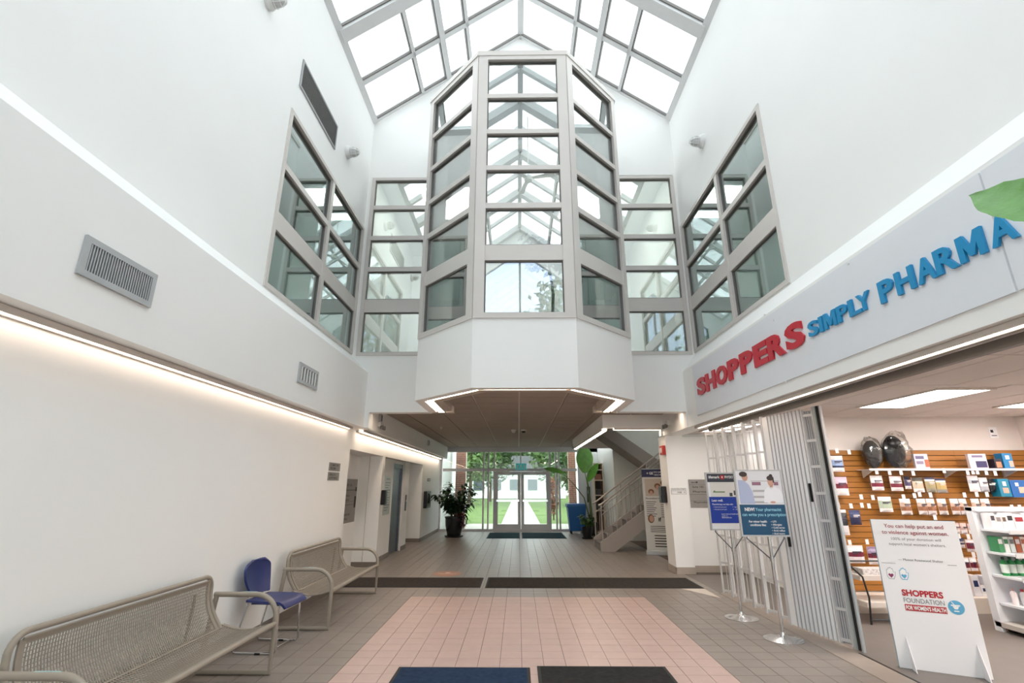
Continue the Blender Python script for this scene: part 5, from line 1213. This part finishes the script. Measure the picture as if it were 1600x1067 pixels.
# ---- shelf unit at the right edge
gu = thing('shelf_unit', 'white metal shop shelf unit at the right edge', 'shelf', (6.3, 6.1, 0))
M_GOND = mat('white_shelf_metal', (228, 229, 232), .4)
MB().box(5.52, 7.4, 6.28, 6.33, 0.05, 1.33).build('back_panel', M_GOND, gu); MB().box(5.50, 5.54, 6.26, 6.35, 0.0, 1.34).build('upright', M_GOND, gu)
MB().box(5.5, 7.4, 6.22, 6.36, 1.30, 1.345).build('top_rail', M_GOND, gu)
SZ = [1.10, .85, .60, .30]; SY = 5.93
for z in SZ:
    MB().box(5.56, 7.4, SY, 6.28, z - .022, z).build('shelf', M_GOND, gu); MB().box(5.56, 7.4, SY - .012, SY, z - .035, z + .012).build('price_rail', mat('price_rail_grey', (206, 206, 206), .4), gu)
MB().box(5.50, 7.4, 5.88, 6.33, .05, .10).build('base_shelf', mat('base_shelf_beige', (196, 190, 182), .5), gu); MB().box(5.6, 7.4, 5.95, 6.3, 0, .05).build('plinth', M_BLACK, gu)
def prod(nm, lab, cat, x, y, z, parts, grp=None):
    t = thing(nm, lab, cat, (x, y, z), 0, grp)
    for (n2, mb, m_, sm) in parts: mb.build(n2, m_, t, local=True, smooth=sm)
    return t
def box_p(w_, d_, h, c_, c2): return [('box', MB().box(-w_ / 2, w_ / 2, 0, d_, 0, h), rgbm(c_), False), ('print', MB().box(-w_ * .4, w_ * .4, -.002, 0, h * .55, h * .85), rgbm(c2), False)]
def bottle_p(r, h, c_, cc, lab_c=None, sq=1.0):
    L_ = [('body', MB().lathe([(0, 0), (r * .95, 0), (r, .01), (r, h * .68), (r * .8, h * .78), (r * .35, h * .84), (r * .35, h * .88), (0, h * .88)], 16), rgbm(c_), True), ('cap', MB().lathe([(0, h * .86), (r * .45, h * .86), (r * .45, h), (0, h)], 14), rgbm(cc), True)]
    if lab_c: L_.append(('label', MB().lathe([(r * 1.01, h * .15), (r * 1.015, h * .16), (r * 1.015, h * .6), (r * 1.01, h * .61)], 16), rgbm(lab_c), True))
    return L_
x = 5.58; cols = [((236, 234, 234), (60, 56, 60)), ((232, 228, 226), (130, 120, 116)), ((226, 222, 216), (90, 70, 60)), ((238, 236, 236), (40, 38, 40)), ((230, 214, 212), (150, 40, 50)), ((240, 238, 238), (170, 166, 164))]
for k in range(14):
    w_ = [.05, .06, .045, .07, .11, .06][k % 6]; a, b_ = cols[k % 6]
    prod('medicine_box', 'white medicine box on the top shelf, number %s from its left end' % ['one', 'two', 'three', 'four', 'five', 'six', 'seven', 'eight', 'nine', 'ten', 'eleven', 'twelve', 'thirteen', 'fourteen'][k], 'box', x + w_ / 2, SY + .20, SZ[0] + .001, box_p(w_, .12, .16 + .02 * (k % 3 == 0), a, b_), 'boxes on the top shelf'); x += w_ + .012
lb_ = tag(MB().box(6.15, 7.2, 6.0, 6.2, 1.346, 1.375).build('flat_pack', mat('dusty_red_print', (150, 96, 92), .5)), 'flat dusty red pack lying on top of the shelf unit', 'box')
x = 5.59
for k, (a, b_) in enumerate([((60, 130, 84), W_), ((226, 232, 226), (60, 130, 84)), ((206, 214, 210), (120, 120, 120)), ((164, 84, 52), W_), ((222, 206, 196), (164, 84, 52))]):
    prod('medicine_box', ['green box at the left end of the second shelf', 'white and green box second on the second shelf', 'pale box third on the second shelf', 'rust brown box fourth on the second shelf', 'beige box just left of the red bottles'][k], 'box', x + .03, SY + .20, SZ[1] + .001, box_p(.055, .12, .17, a, b_)); x += .066
for k in range(5): prod('red_bottle', ['first', 'second', 'third', 'fourth', 'fifth'][k] + ' red mouthwash bottle from the left on the second shelf', 'bottle', 5.99 + k * .118, SY + .24, SZ[1] + .001, bottle_p(.055, .22, (170, 24, 32), (236, 234, 234), (206, 60, 64)), 'red bottles on the second shelf')
for k in range(5): prod('green_bottle', ['first', 'second', 'third', 'fourth', 'fifth'][k] + ' green topped bottle from the left on the third shelf', 'bottle', 5.63 + k * .082, SY + .24, SZ[2] + .001, bottle_p(.036, .20, (40, 136, 72), (30, 60, 44), (214, 222, 214)), 'green bottles on the third shelf')
for k in range(4): prod('medicine_box', ['first', 'second', 'third', 'fourth'][k] + ' cream white box right of the green bottles', 'box', 6.11 + k * .15, SY + .18, SZ[2] + .001, box_p(.14, .12, .15, (226, 224, 212), (196, 206, 186)))
for k, (r_, h_, c_, cc, lc, lab) in enumerate([(.03, .17, (226, 214, 212), (190, 150, 150), None, 'small pale tube at the left end of the fourth shelf'), (.03, .16, (232, 230, 230), (190, 60, 60), None, 'white tube with red top on the fourth shelf'), (.05, .24, (30, 90, 170), (240, 240, 240), (236, 238, 242), 'blue and white spray bottle on the fourth shelf'), (.045, .22, (232, 234, 238), (40, 80, 150), (206, 214, 226), 'white bottle with blue cap on the fourth shelf'), (.045, .22, (226, 230, 234), (206, 208, 212), (60, 110, 170), 'white bottle with blue label at the right edge of the fourth shelf')]):
    prod('bottle', lab, 'bottle', 5.63 + k * .105, SY + .22, SZ[3] + .001, bottle_p(r_, h_, c_, cc, lc))
for k, (c_, lab) in enumerate([((24, 60, 150), 'cobalt blue bottle on the base shelf'), ((24, 130, 160), 'teal bottle beside the cobalt one on the base shelf'), ((30, 110, 170), 'light blue bottle at the right edge of the base shelf')]):
    prod('bottle', lab, 'bottle', 5.80 + k * .13, 6.05, .101, bottle_p(.05, .165, c_, (20, 40, 90)))
bb = tag(MB().box(5.38, 5.46, 7.1, 7.2, 1.12, 1.30).build('blue_carton', rgbm((36, 80, 170))), 'narrow blue carton against the slat wall beside the shelf unit top', 'box') if False else None
# wall notice and small details in the shop
plaque('small white paper notice on the shop wall above the slat wall', Face((7.1, 7.45, 2.28), (1, 0, 0)), .12, .16, [], m=M_PAPER, rules=[(.02, .06, .08, .12), (.02, .1, .03, .04)])
# ================================================================== STAIR HALL AND CORRIDOR
SY0, SY1 = 13.08, 14.25; RS, RN = 0.18, 0.255; SX = 2.06
stair = thing('staircase', 'painted metal staircase with railings rising to the right', 'stairs', (3.2, 13.7, 0))
n_st = 9
for y0, y1 in ((SY0, SY0 + .05), (SY1 - .05, SY1)):
    MB().prism([(SX, 0), (SX + .35, 0), (SX + n_st * RN + .1, n_st * RS - .22), (SX + n_st * RN + .1, n_st * RS + .2), (SX, .22)], 'y', y0, y1).build('stringer', M_TAN, stair)
for k in range(n_st):
    MB().box(SX + .01 + k * RN, SX + .01 + (k + 1) * RN + .02, SY0 + .05, SY1 - .05, (k + 1) * RS - .035, (k + 1) * RS).build('tread', mat('dark_tread', (110, 104, 100), .7), stair)
    MB().box(SX + .02 + k * RN, SX + .035 + k * RN, SY0 + .05, SY1 - .05, k * RS, (k + 1) * RS - .035).build('riser', mat('riser_grey', (132, 126, 122), .7), stair)
LX = SX + n_st * RN + .05; LZ = (n_st + 1) * RS
MB().box(LX, 5.04, SY0, 15.58, LZ - .15, LZ).build('landing', M_TAN, stair)
# upper flight back to the left
u0, u1 = LX, LX - 8 * RN - .3; s_ = RS / RN
MB().prism([(u0, LZ - .15), (u0, LZ + .25), (u1, LZ + .25 + (u0 - u1) * s_), (u1, LZ - .15 + (u0 - u1) * s_)], 'y', 14.40, 15.55).build('upper_flight', mat('soffit_grey', (150, 144, 138), .7), stair)
def sz(x): return .22 + (x - SX) * s_
for y, ro in ((SY0 + .025, 0), (SY1 - .025, 1)):
    top = .86
    x0, x1 = SX + .06, LX
    MB().tube([(x0 - .06, y, sz(x0) + top - .02), (x0, y, sz(x0) + top), (x1, y, sz(x1) + top)], .022, 8).build('handrail', M_TAN, stair, smooth=True)
    MB().tube([(x0, y, sz(x0) + top - .26), (x1, y, sz(x1) + top - .26)], .014, 8).build('mid_rail', M_TAN, stair, smooth=True)
    k = 0; x = x0
    while x < x1:
        big = k % 6 == 0
        MB().tube([(x, y, sz(x) - .02 if k else 0.0), (x, y, sz(x) + (top if big else top - .26))], .016 if big else .008, 8).build('post' if big else 'baluster', M_TAN, stair, smooth=True); x += .127; k += 1
# roll-up banner
bn = thing('rollup_banner', 'white roll-up banner stand with navy top beside the stairs', 'banner', (3.42, 12.5, 0)); fc = Face((3.10, 12.62, 0.10), (0.68, -0.20, 0)); W = .72; H = 1.88
q = MB(); fc.slab(q, -.02, W + .02, -.10, -.0, -.10, .06); q.build('cassette', M_ALU, bn, bevel=.01)
q = MB(); fc.slab(q, 0, W, 0, H, -.004, 0); sheet = q.build('sheet', mat('banner_white', (226, 224, 220), .5), bn)
q = MB(); fc.slab(q, -.005, W + .005, H, H + .02, -.012, .008); q.build('top_rail', M_ALU, bn); q = MB(); q.tube([fc.P(W / 2, 0, -.06), fc.P(W / 2, H, -.015)], .01, 8); q.build('support_pole', M_ALU, bn)
pr(fc, sheet, 'banner_header', mat('banner_navy', (40, 38, 84), .5), (0, W, H * .90, H)); pr(fc, sheet, 'banner_photo', mat('photo_beige', (206, 190, 178), .5), (.06, W - .06, H * .66, H * .88))
q = MB(); fc.text(q, '+ GE', .12, H * .935, .06, .16, .003, .03); fc.text(q, 'EYE CARE', .30, H * .955, .035, .2, .003, .02); fc.text(q, 'HEALTH CENTRE', .30, H * .92, .035, .36, .003, .02); q.build('header_lettering', M_PAPER, sheet)
q = MB()
for (a, b, r_) in ((.2, .69, .05), (.36, .76, .055), (.50, .80, .05), (.62, .72, .05)): fc.disc(q, a, H * b + .02, r_ * .8, .004, .005, 14, r_)
q.build('photo_faces', kind='stuff', parent=sheet, mats=mat('photo_skin', (206, 160, 140)))
q = MB()
for (a, b, r_) in ((.2, .69, .07), (.36, .76, .075), (.50, .80, .07), (.62, .72, .07)): fc.disc(q, a, H * b + .05, r_, .002, .0035, 14, r_ * .9)
q.build('photo_hair', kind='stuff', parent=sheet, mats=mat('photo_brown', (132, 92, 62), .5))
q = MB(); fc.text(q, 'Personalized Hearing Care', .06, H * .625, .03, W * .8, .003, .02)
for i in range(8): fc.slab(q, .06, .30 - .03 * (i % 3), H * (.585 - .025 * i), H * (.592 - .025 * i), 0, .002); fc.slab(q, .40, .66 - .03 * (i % 2), H * (.575 - .025 * i), H * (.582 - .025 * i), 0, .002)
for i in range(4): fc.slab(q, .12, .66 - .02 * i, H * (.285 - .022 * i), H * (.292 - .022 * i), 0, .002)
for i in range(5): fc.slab(q, .20, .55 + .04 * (i % 2), H * (.17 - .032 * i), H * (.182 - .032 * i), 0, .002)
fc.text(q, 'if', .32, H * .35, .09, .07, .003, .03); q.build('lettering', M_INK, sheet)
for a in (.15, .62):
    q = MB(); ringp = [(a + .075 * math.cos(2 * math.pi * i / 24), H * .38 + .10 * math.sin(2 * math.pi * i / 24)) for i in range(24)]; fc.poly(q, ringp, 0, .002); q.build('ear_photo_ring', mat('photo_brown', (132, 92, 62)), sheet)
    q = MB(); fc.disc(q, a + .01, H * .38, .052, .002, .003, 20, .075); q.build('ear_photo', mat('photo_skin', (206, 160, 140)), sheet)
# tall open cabinet beyond the stairs
cb = thing('open_cabinet', 'tall cream open cabinet beside the far wall behind the stairs', 'cabinet', (2.85, 18.0, 0)); M_CAB = mat('cabinet_cream', (206, 190, 172), .5)
for (bx) in ((2.62, 2.66, 17.5, 18.1), (2.94, 2.97, 17.5, 18.1)): MB().box(bx[0], bx[1], bx[2], bx[3], 0, 2.35).build('side', M_CAB, cb)
MB().box(2.66, 2.94, 18.07, 18.1, 0, 2.35).build('back', mat('cabinet_dark', (88, 72, 62), .6), cb)
for z in (0.05, .75, 1.25, 1.75, 2.1, 2.32): MB().box(2.66, 2.94, 17.5, 18.07, z, z + .03).build('shelf', M_CAB, cb)
for k, (z, c_) in enumerate(((1.28, (60, 50, 46)), (1.78, (150, 96, 76)), (.78, (46, 60, 56)))):
    tag(MB().cbox(2.70, 2.90, 17.6, 17.85, z + .001, z + .2, .02).build('storage_bin', rgbm(c_)), ['dark brown bin on the middle shelf of the open cabinet', 'reddish bin on the upper shelf of the open cabinet', 'dark green bin on the lower shelf of the open cabinet'][k], 'bin')
# blue wheeled bin
bi = thing('wheeled_bin', 'blue wheeled recycling bin beside the glass doors', 'bin', (2.02, 17.9, 0), R(0)); M_BIN = mat('bin_blue', (22, 92, 160), .45)
def frus(m, a, b, z0, z1, wall=None):
    m.add([(-a[0], -a[1], z0), (a[0], -a[1], z0), (a[0], a[1], z0), (-a[0], a[1], z0), (-b[0], -b[1], z1), (b[0], -b[1], z1), (b[0], b[1], z1), (-b[0], b[1], z1)], [(0, 3, 2, 1), (4, 5, 6, 7), (0, 1, 5, 4), (1, 2, 6, 5), (2, 3, 7, 6), (3, 0, 4, 7)]); return m
frus(MB(), (.25, .25), (.32, .32), .10, .90).build('body', M_BIN, bi, local=True, bevel=.02); frus(MB(), (.345, .345), (.345, .345), .86, .92).build('rim', M_BIN, bi, local=True, bevel=.01); frus(MB(), (.35, .35), (.33, .33), .92, .98).build('lid', M_BIN, bi, local=True, bevel=.015)
MB().tube([(-.2, .33, .86), (-.2, .40, .9), (.2, .40, .9), (.2, .33, .86)], .015, 8).build('handle', M_BIN, bi, local=True)
for sx_ in (-.2, .2): MB().lathe([(0, -.02), (.055, -.02), (.055, .02), (0, .02)], 14, (sx_, -.15, .055), 'x').build('wheel', M_RUBBER, bi, local=True); MB().lathe([(0, -.02), (.055, -.02), (.055, .02), (0, .02)], 14, (sx_, .18, .055), 'x').build('wheel', M_RUBBER, bi, local=True)

# ---- plants
M_SHRUB = mat('dark_glossy_leaf', (48, 74, 42), .35, vary=.35, vscale=10); M_BIGL = mat('banana_leaf', (92, 146, 62), .32, vary=.2, vscale=9, bump=.25, bscale=30); M_STEM = mat('green_stem', (84, 96, 58), .6); M_SOIL = mat('soil', (58, 46, 38), 1)
def leaf_blade(m, base, d, up, L_, w_, droop=.3, n=6, fold=.25):
    base = Vector(base); d = Vector(d).normalized(); sd = d.cross(Vector(up)).normalized(); nn = sd.cross(d).normalized(); vs = []; fs = []
    for i in range(n + 1):
        t_ = i / n; c_ = base + d * (L_ * t_) - Vector((0, 0, 1)) * (droop * L_ * t_ * t_); hw = w_ / 2 * max(0.02, math.sin(math.pi * min(1, t_ * .93 + .05)) ** .75)
        vs += [c_ - sd * hw + nn * hw * fold, c_, c_ + sd * hw + nn * hw * fold]
    for i in range(n):
        for j in (0, 1): a = i * 3 + j; fs.append((a, a + 1, a + 4, a + 3))
    return m.add(vs, fs)
def pot(t, x, y, r, h, m_, saucer=True):
    MB().lathe([(0, .03), (r * .72, .03), (r * .95, h * .55), (r, h * .92), (r * 1.06, h * .93), (r * 1.06, h), (r * .92, h), (r * .88, h * .88), (0, h * .88)], 24, (x, y, 0)).build('pot', m_, t, smooth=True)
    MB().lathe([(0, h * .86), (r * .87, h * .86), (r * .87, h * .90), (0, h * .91)], 20, (x, y, 0)).build('soil', M_SOIL, t)
    if saucer: MB().lathe([(0, 0), (r * .95, 0), (r * 1.02, .035), (r * .95, .035), (0, .03)], 24, (x, y, 0)).build('saucer', M_RUBBER, t, smooth=True)
def shrub(label, x, y, r, h, H_, spread, n_stem, per, leaf, mat_, rng, potm, nm='potted_shrub', low=None):
    t = thing(nm, label, 'plant', (x, y, 0)); pot(t, x, y, r, h, potm)
    lf_ = MB(); sm = MB(); lo = MB()
    for k in range(n_stem):
        a = 2 * math.pi * k / n_stem + rng.uniform(-.4, .4); sp_ = spread * rng.uniform(.35, 1); hh = (H_ - h) * rng.uniform(.55, 1) * (1 - .35 * sp_ / spread)
        pts = [Vector((x + math.cos(a) * (r * .3 + sp_ * t_ ** 1.4), y + math.sin(a) * (r * .3 + sp_ * t_ ** 1.4), h * .9 + hh * (t_ - .25 * t_ * t_ * sp_))) for t_ in [i / 6 for i in range(7)]]
        sm.tube(pts, [.012 - .0014 * i for i in range(7)], 6)
        for _ in range(per):
            i = rng.uniform(1.5, 6); p = pts[int(i) if int(i) < 6 else 5].lerp(pts[min(6, int(i) + 1)], i % 1); a2 = rng.uniform(0, 6.28)
            leaf_blade(lf_, p, (math.cos(a2), math.sin(a2), rng.uniform(-.3, .6)), (0, 0, 1), leaf * rng.uniform(.6, 1.2), leaf * .5, .4, 4)
    sm.build('stems', M_BARK, t, smooth=True, kind='stuff'); lf_.build('foliage', mat_, t, fix=False, kind='stuff')
    if low:
        for _ in range(low[0]):
            a = rng.uniform(-.2, 1.2) if low[2] else rng.uniform(0, 6.28); rr_ = r * rng.uniform(.5, 1.5); p = (x + math.cos(a) * rr_, y - abs(math.sin(a)) * rr_ * .7, h * rng.uniform(.55, 1.2)); a2 = rng.uniform(0, 6.28)
            leaf_blade(lo, p, (math.cos(a2), math.sin(a2), -.3), (0, 0, 1), .12, .045, .4, 3)
        lo.build('trailing_foliage', low[1], t, fix=False, kind='stuff')
    return t
shrub('leafy dark green shrub in a round black pot by the left glazing', -2.1, 16.75, .30, .62, 2.15, .62, 20, 44, .21, M_SHRUB, RNG, mat('black_glazed_pot', (26, 28, 28), .22), low=(160, mat('plum_leaf', (92, 56, 58), .5, vary=.3), True))
# bird of paradise with three big leaves
bp_ = thing('bird_of_paradise', 'tall bird of paradise plant with three broad leaves beside the blue bin', 'plant', (2.42, 17.0, 0)); pot(bp_, 2.42, 17.0, .2, .42, M_BLACK, False)
stems = [((2.42, 17.0, .38), (2.36, 17.0, 1.4), (2.26, 17.0, 2.02)), ((2.40, 17.02, .38), (2.2, 17.0, 1.2), (1.55, 16.95, 1.95)), ((2.44, 17.0, .38), (2.40, 17.0, 1.2), (2.34, 17.0, 1.72))]
for (a, b, c_) in stems: MB().tube([Vector(a), Vector(a).lerp(Vector(b), .6), Vector(b), Vector(b).lerp(Vector(c_), .55) + Vector((0, 0, .05)), Vector(c_)], [.03, .025, .018, .014, .01], 8).build('stem', M_STEM, bp_, smooth=True)
for base, d, up, L_, w_, dr in (((2.26, 17.0, 2.0), (.02, .05, 1), (0, -1, .1), .95, .58, .0), ((1.58, 16.95, 1.98), (-1, -.05, .35), (.2, -.6, .8), .75, .28, .12), ((2.34, 17.0, 1.72), (.5, -.1, .8), (-.6, -.7, .3), .70, .34, .0)):
    m = MB(); leaf_blade(m, base, d, up, L_, w_, dr, 12, .12); m.build('leaf', M_BIGL, bp_, smooth=True, fix=False)
shrub('small bushy plant in a black pot at the foot of the stairs', 2.15, 16.2, .17, .34, .98, .24, 12, 26, .13, mat('mid_green_leaf', (72, 104, 56), .45, vary=.3), RNG, M_BLACK)
# large plant standing just outside the frame on the right, one leaf reaching in
bt = thing('banana_plant', 'broad green banana leaf reaching in at the right edge over the sign', 'plant', (2.62, 1.45, 0)); pot(bt, 2.62, 1.45, .26, .5, mat('black_glazed_pot', (26, 28, 28)))
tip = on_y(1513, 305, 1.95); mid = on_y(1690, 338, 1.62)
d_ = (tip - mid); root = mid
MB().tube([(2.62, 1.45, .45), (2.62, 1.47, 1.5), (2.60, 1.48, 2.2), tuple(root - d_ * .55), tuple(root)], [.045, .04, .03, .022, .014], 10).build('stem', M_STEM, bt, smooth=True)
def big_leaf(m, root, tip, w_, up, bow, n=16):
    root = Vector(root); tip = Vector(tip); d = (tip - root); L_ = d.length; d.normalize(); sd = d.cross(Vector(up)).normalized(); nn = sd.cross(d).normalized(); vs = []; fs = []
    for i in range(n + 1):
        t_ = i / n; c_ = root + d * (L_ * t_) + nn * (bow * math.sin(math.pi * t_)); hw = w_ / 2 * (math.sin(math.pi * (.12 + .88 * t_)) ** .6 if t_ < 1 else .02) * (1 if t_ < .6 else (1 - ((t_ - .6) / .4) ** 2.2 * .9))
        for k in (-1, -.5, 0, .5, 1): vs.append(c_ + sd * (hw * k) + nn * (hw * .28 * abs(k) ** 1.5 + .004 * math.sin(i * 2.2) * abs(k)))
    for i in range(n):
        for j in range(4): a = i * 5 + j; fs.append((a, a + 1, a + 6, a + 5))
    return m.add(vs, fs)
m = MB(); big_leaf(m, root, tip, .20, (-.62, -.55, .25), .02); m.build('leaf', M_BIGL, bt, smooth=True, fix=False)
for (dx, dy, dz, L_) in ((.5, -.6, .5, .8), (.3, .2, .9, .9), (-.1, -.9, .5, .8)):
    m = MB(); r0 = Vector((2.60, 1.46, 2.1)); m2 = big_leaf(MB(), r0, r0 + Vector((dx * .45, dy * .9, dz)) * L_, .26, (0, .3, 1), .05); m2.build('leaf', M_BIGL, bt, smooth=True, fix=False)
# ficus standing inside the glazed bay
fi = thing('ficus_tree', 'leafy green indoor ficus tree standing inside the glazed bay', 'plant', (0.55, 7.4, 3.4))
MB().lathe([(0, 0), (.2, 0), (.25, .4), (.22, .42), (0, .38)], 20, (0.55, 7.4, 3.401)).build('pot', mat('terracotta', (150, 96, 72), .7), fi, smooth=True)
MB().tube([(0.55, 7.4, 3.75), (0.58, 7.35, 4.6), (0.5, 7.3, 5.3)], [.03, .025, .012], 8).build('trunk', M_BARK, fi, smooth=True)
leaf_cloud((0.45, 7.15, 5.25), .62, .5, .42, 520, .07, RNG, .2).build('foliage', mat('ficus_leaf', (50, 74, 48), .4, vary=.3), fi, fix=False, kind='stuff')
# pale privacy screens inside the slanted sides of the bay
for lab, fcx in (('pale blue privacy screen inside the left slanted side of the glazed bay', Face((BL, YBS, 0), e1)), ('pale blue privacy screen inside the right slanted side of the glazed bay', Face((BR, YBS, 0), (B1 - BR, YBF - YBS, 0)))):
    s_n = -1 if 'left' in lab else 1
    pv = thing('privacy_screen', lab, 'screen', tuple(fcx.P(.85, 3.401, .30 * s_n)))
    q = MB(); fcx.slab(q, .48, 1.24, 3.45, 5.08, .29 * s_n, .31 * s_n); q.build('panel', mat('pale_teal_screen', (190, 220, 228), .5), pv)
    q = MB(); fcx.slab(q, .46, .48, 3.401, 5.1, .285 * s_n, .315 * s_n); fcx.slab(q, 1.24, 1.26, 3.401, 5.1, .285 * s_n, .315 * s_n); fcx.slab(q, .48, 1.24, 5.08, 5.1, .285 * s_n, .315 * s_n); fcx.slab(q, .48, 1.24, 3.401, 3.45, .285 * s_n, .315 * s_n); q.build('frame', M_FRAME, pv)
# venetian blind behind the right upper window
vb = thing('venetian_blind', 'grey venetian blind behind the near panes of the right upper window', 'blind', (XR + .25, 6.0, 6.3))
m = MB()
for k in range(62): m.add([(XR + .22, 5.32, 4.98 + k * .0225), (XR + .22, 6.05, 4.98 + k * .0225), (XR + .238, 6.05, 4.99 + k * .0225), (XR + .238, 5.32, 4.99 + k * .0225)], [(0, 1, 2, 3)])
m.build('slats', mat('blind_grey', (176, 182, 182), .5), vb, fix=False, kind='stuff'); MB().box(XR + .2, XR + .25, 5.3, 6.08, 6.37, 6.41).build('head_rail', M_PLASTW, vb)
# furniture in the lounge and offices behind the glass
for (lab, x0, x1, y, z0, z1) in (('dark wall screen in the lounge behind the left flank window', -2.75, -2.25, 13.47, 5.9, 6.3),):
    tv = thing('wall_screen', lab, 'screen', ((x0 + x1) / 2, y, z0)); MB().box(x0, x1, y - .05, y + .0, z0, z1).build('bezel', M_BLACK, tv); MB().box(x0 + .02, x1 - .02, y - .055, y - .05, z0 + .02, z1 - .02).build('screen', mat('dark_screen', (40, 44, 46), .1), tv)
for i, (x, lab) in enumerate(((-2.4, 'grey door in the lounge wall behind the left flank window'), (2.6, 'grey door in the lounge wall behind the right flank window'))):
    dd = struct(MB().box(x - .5, x + .5, 13.44, 13.5, 3.3, 5.5).build('door_%d' % (4 + i), M_ROOMD), lab); MB().box(x - .44, x + .44, 13.42, 13.44, 3.32, 5.44).build('door_leaf', mat('door_grey', (160, 162, 158), .5), dd)
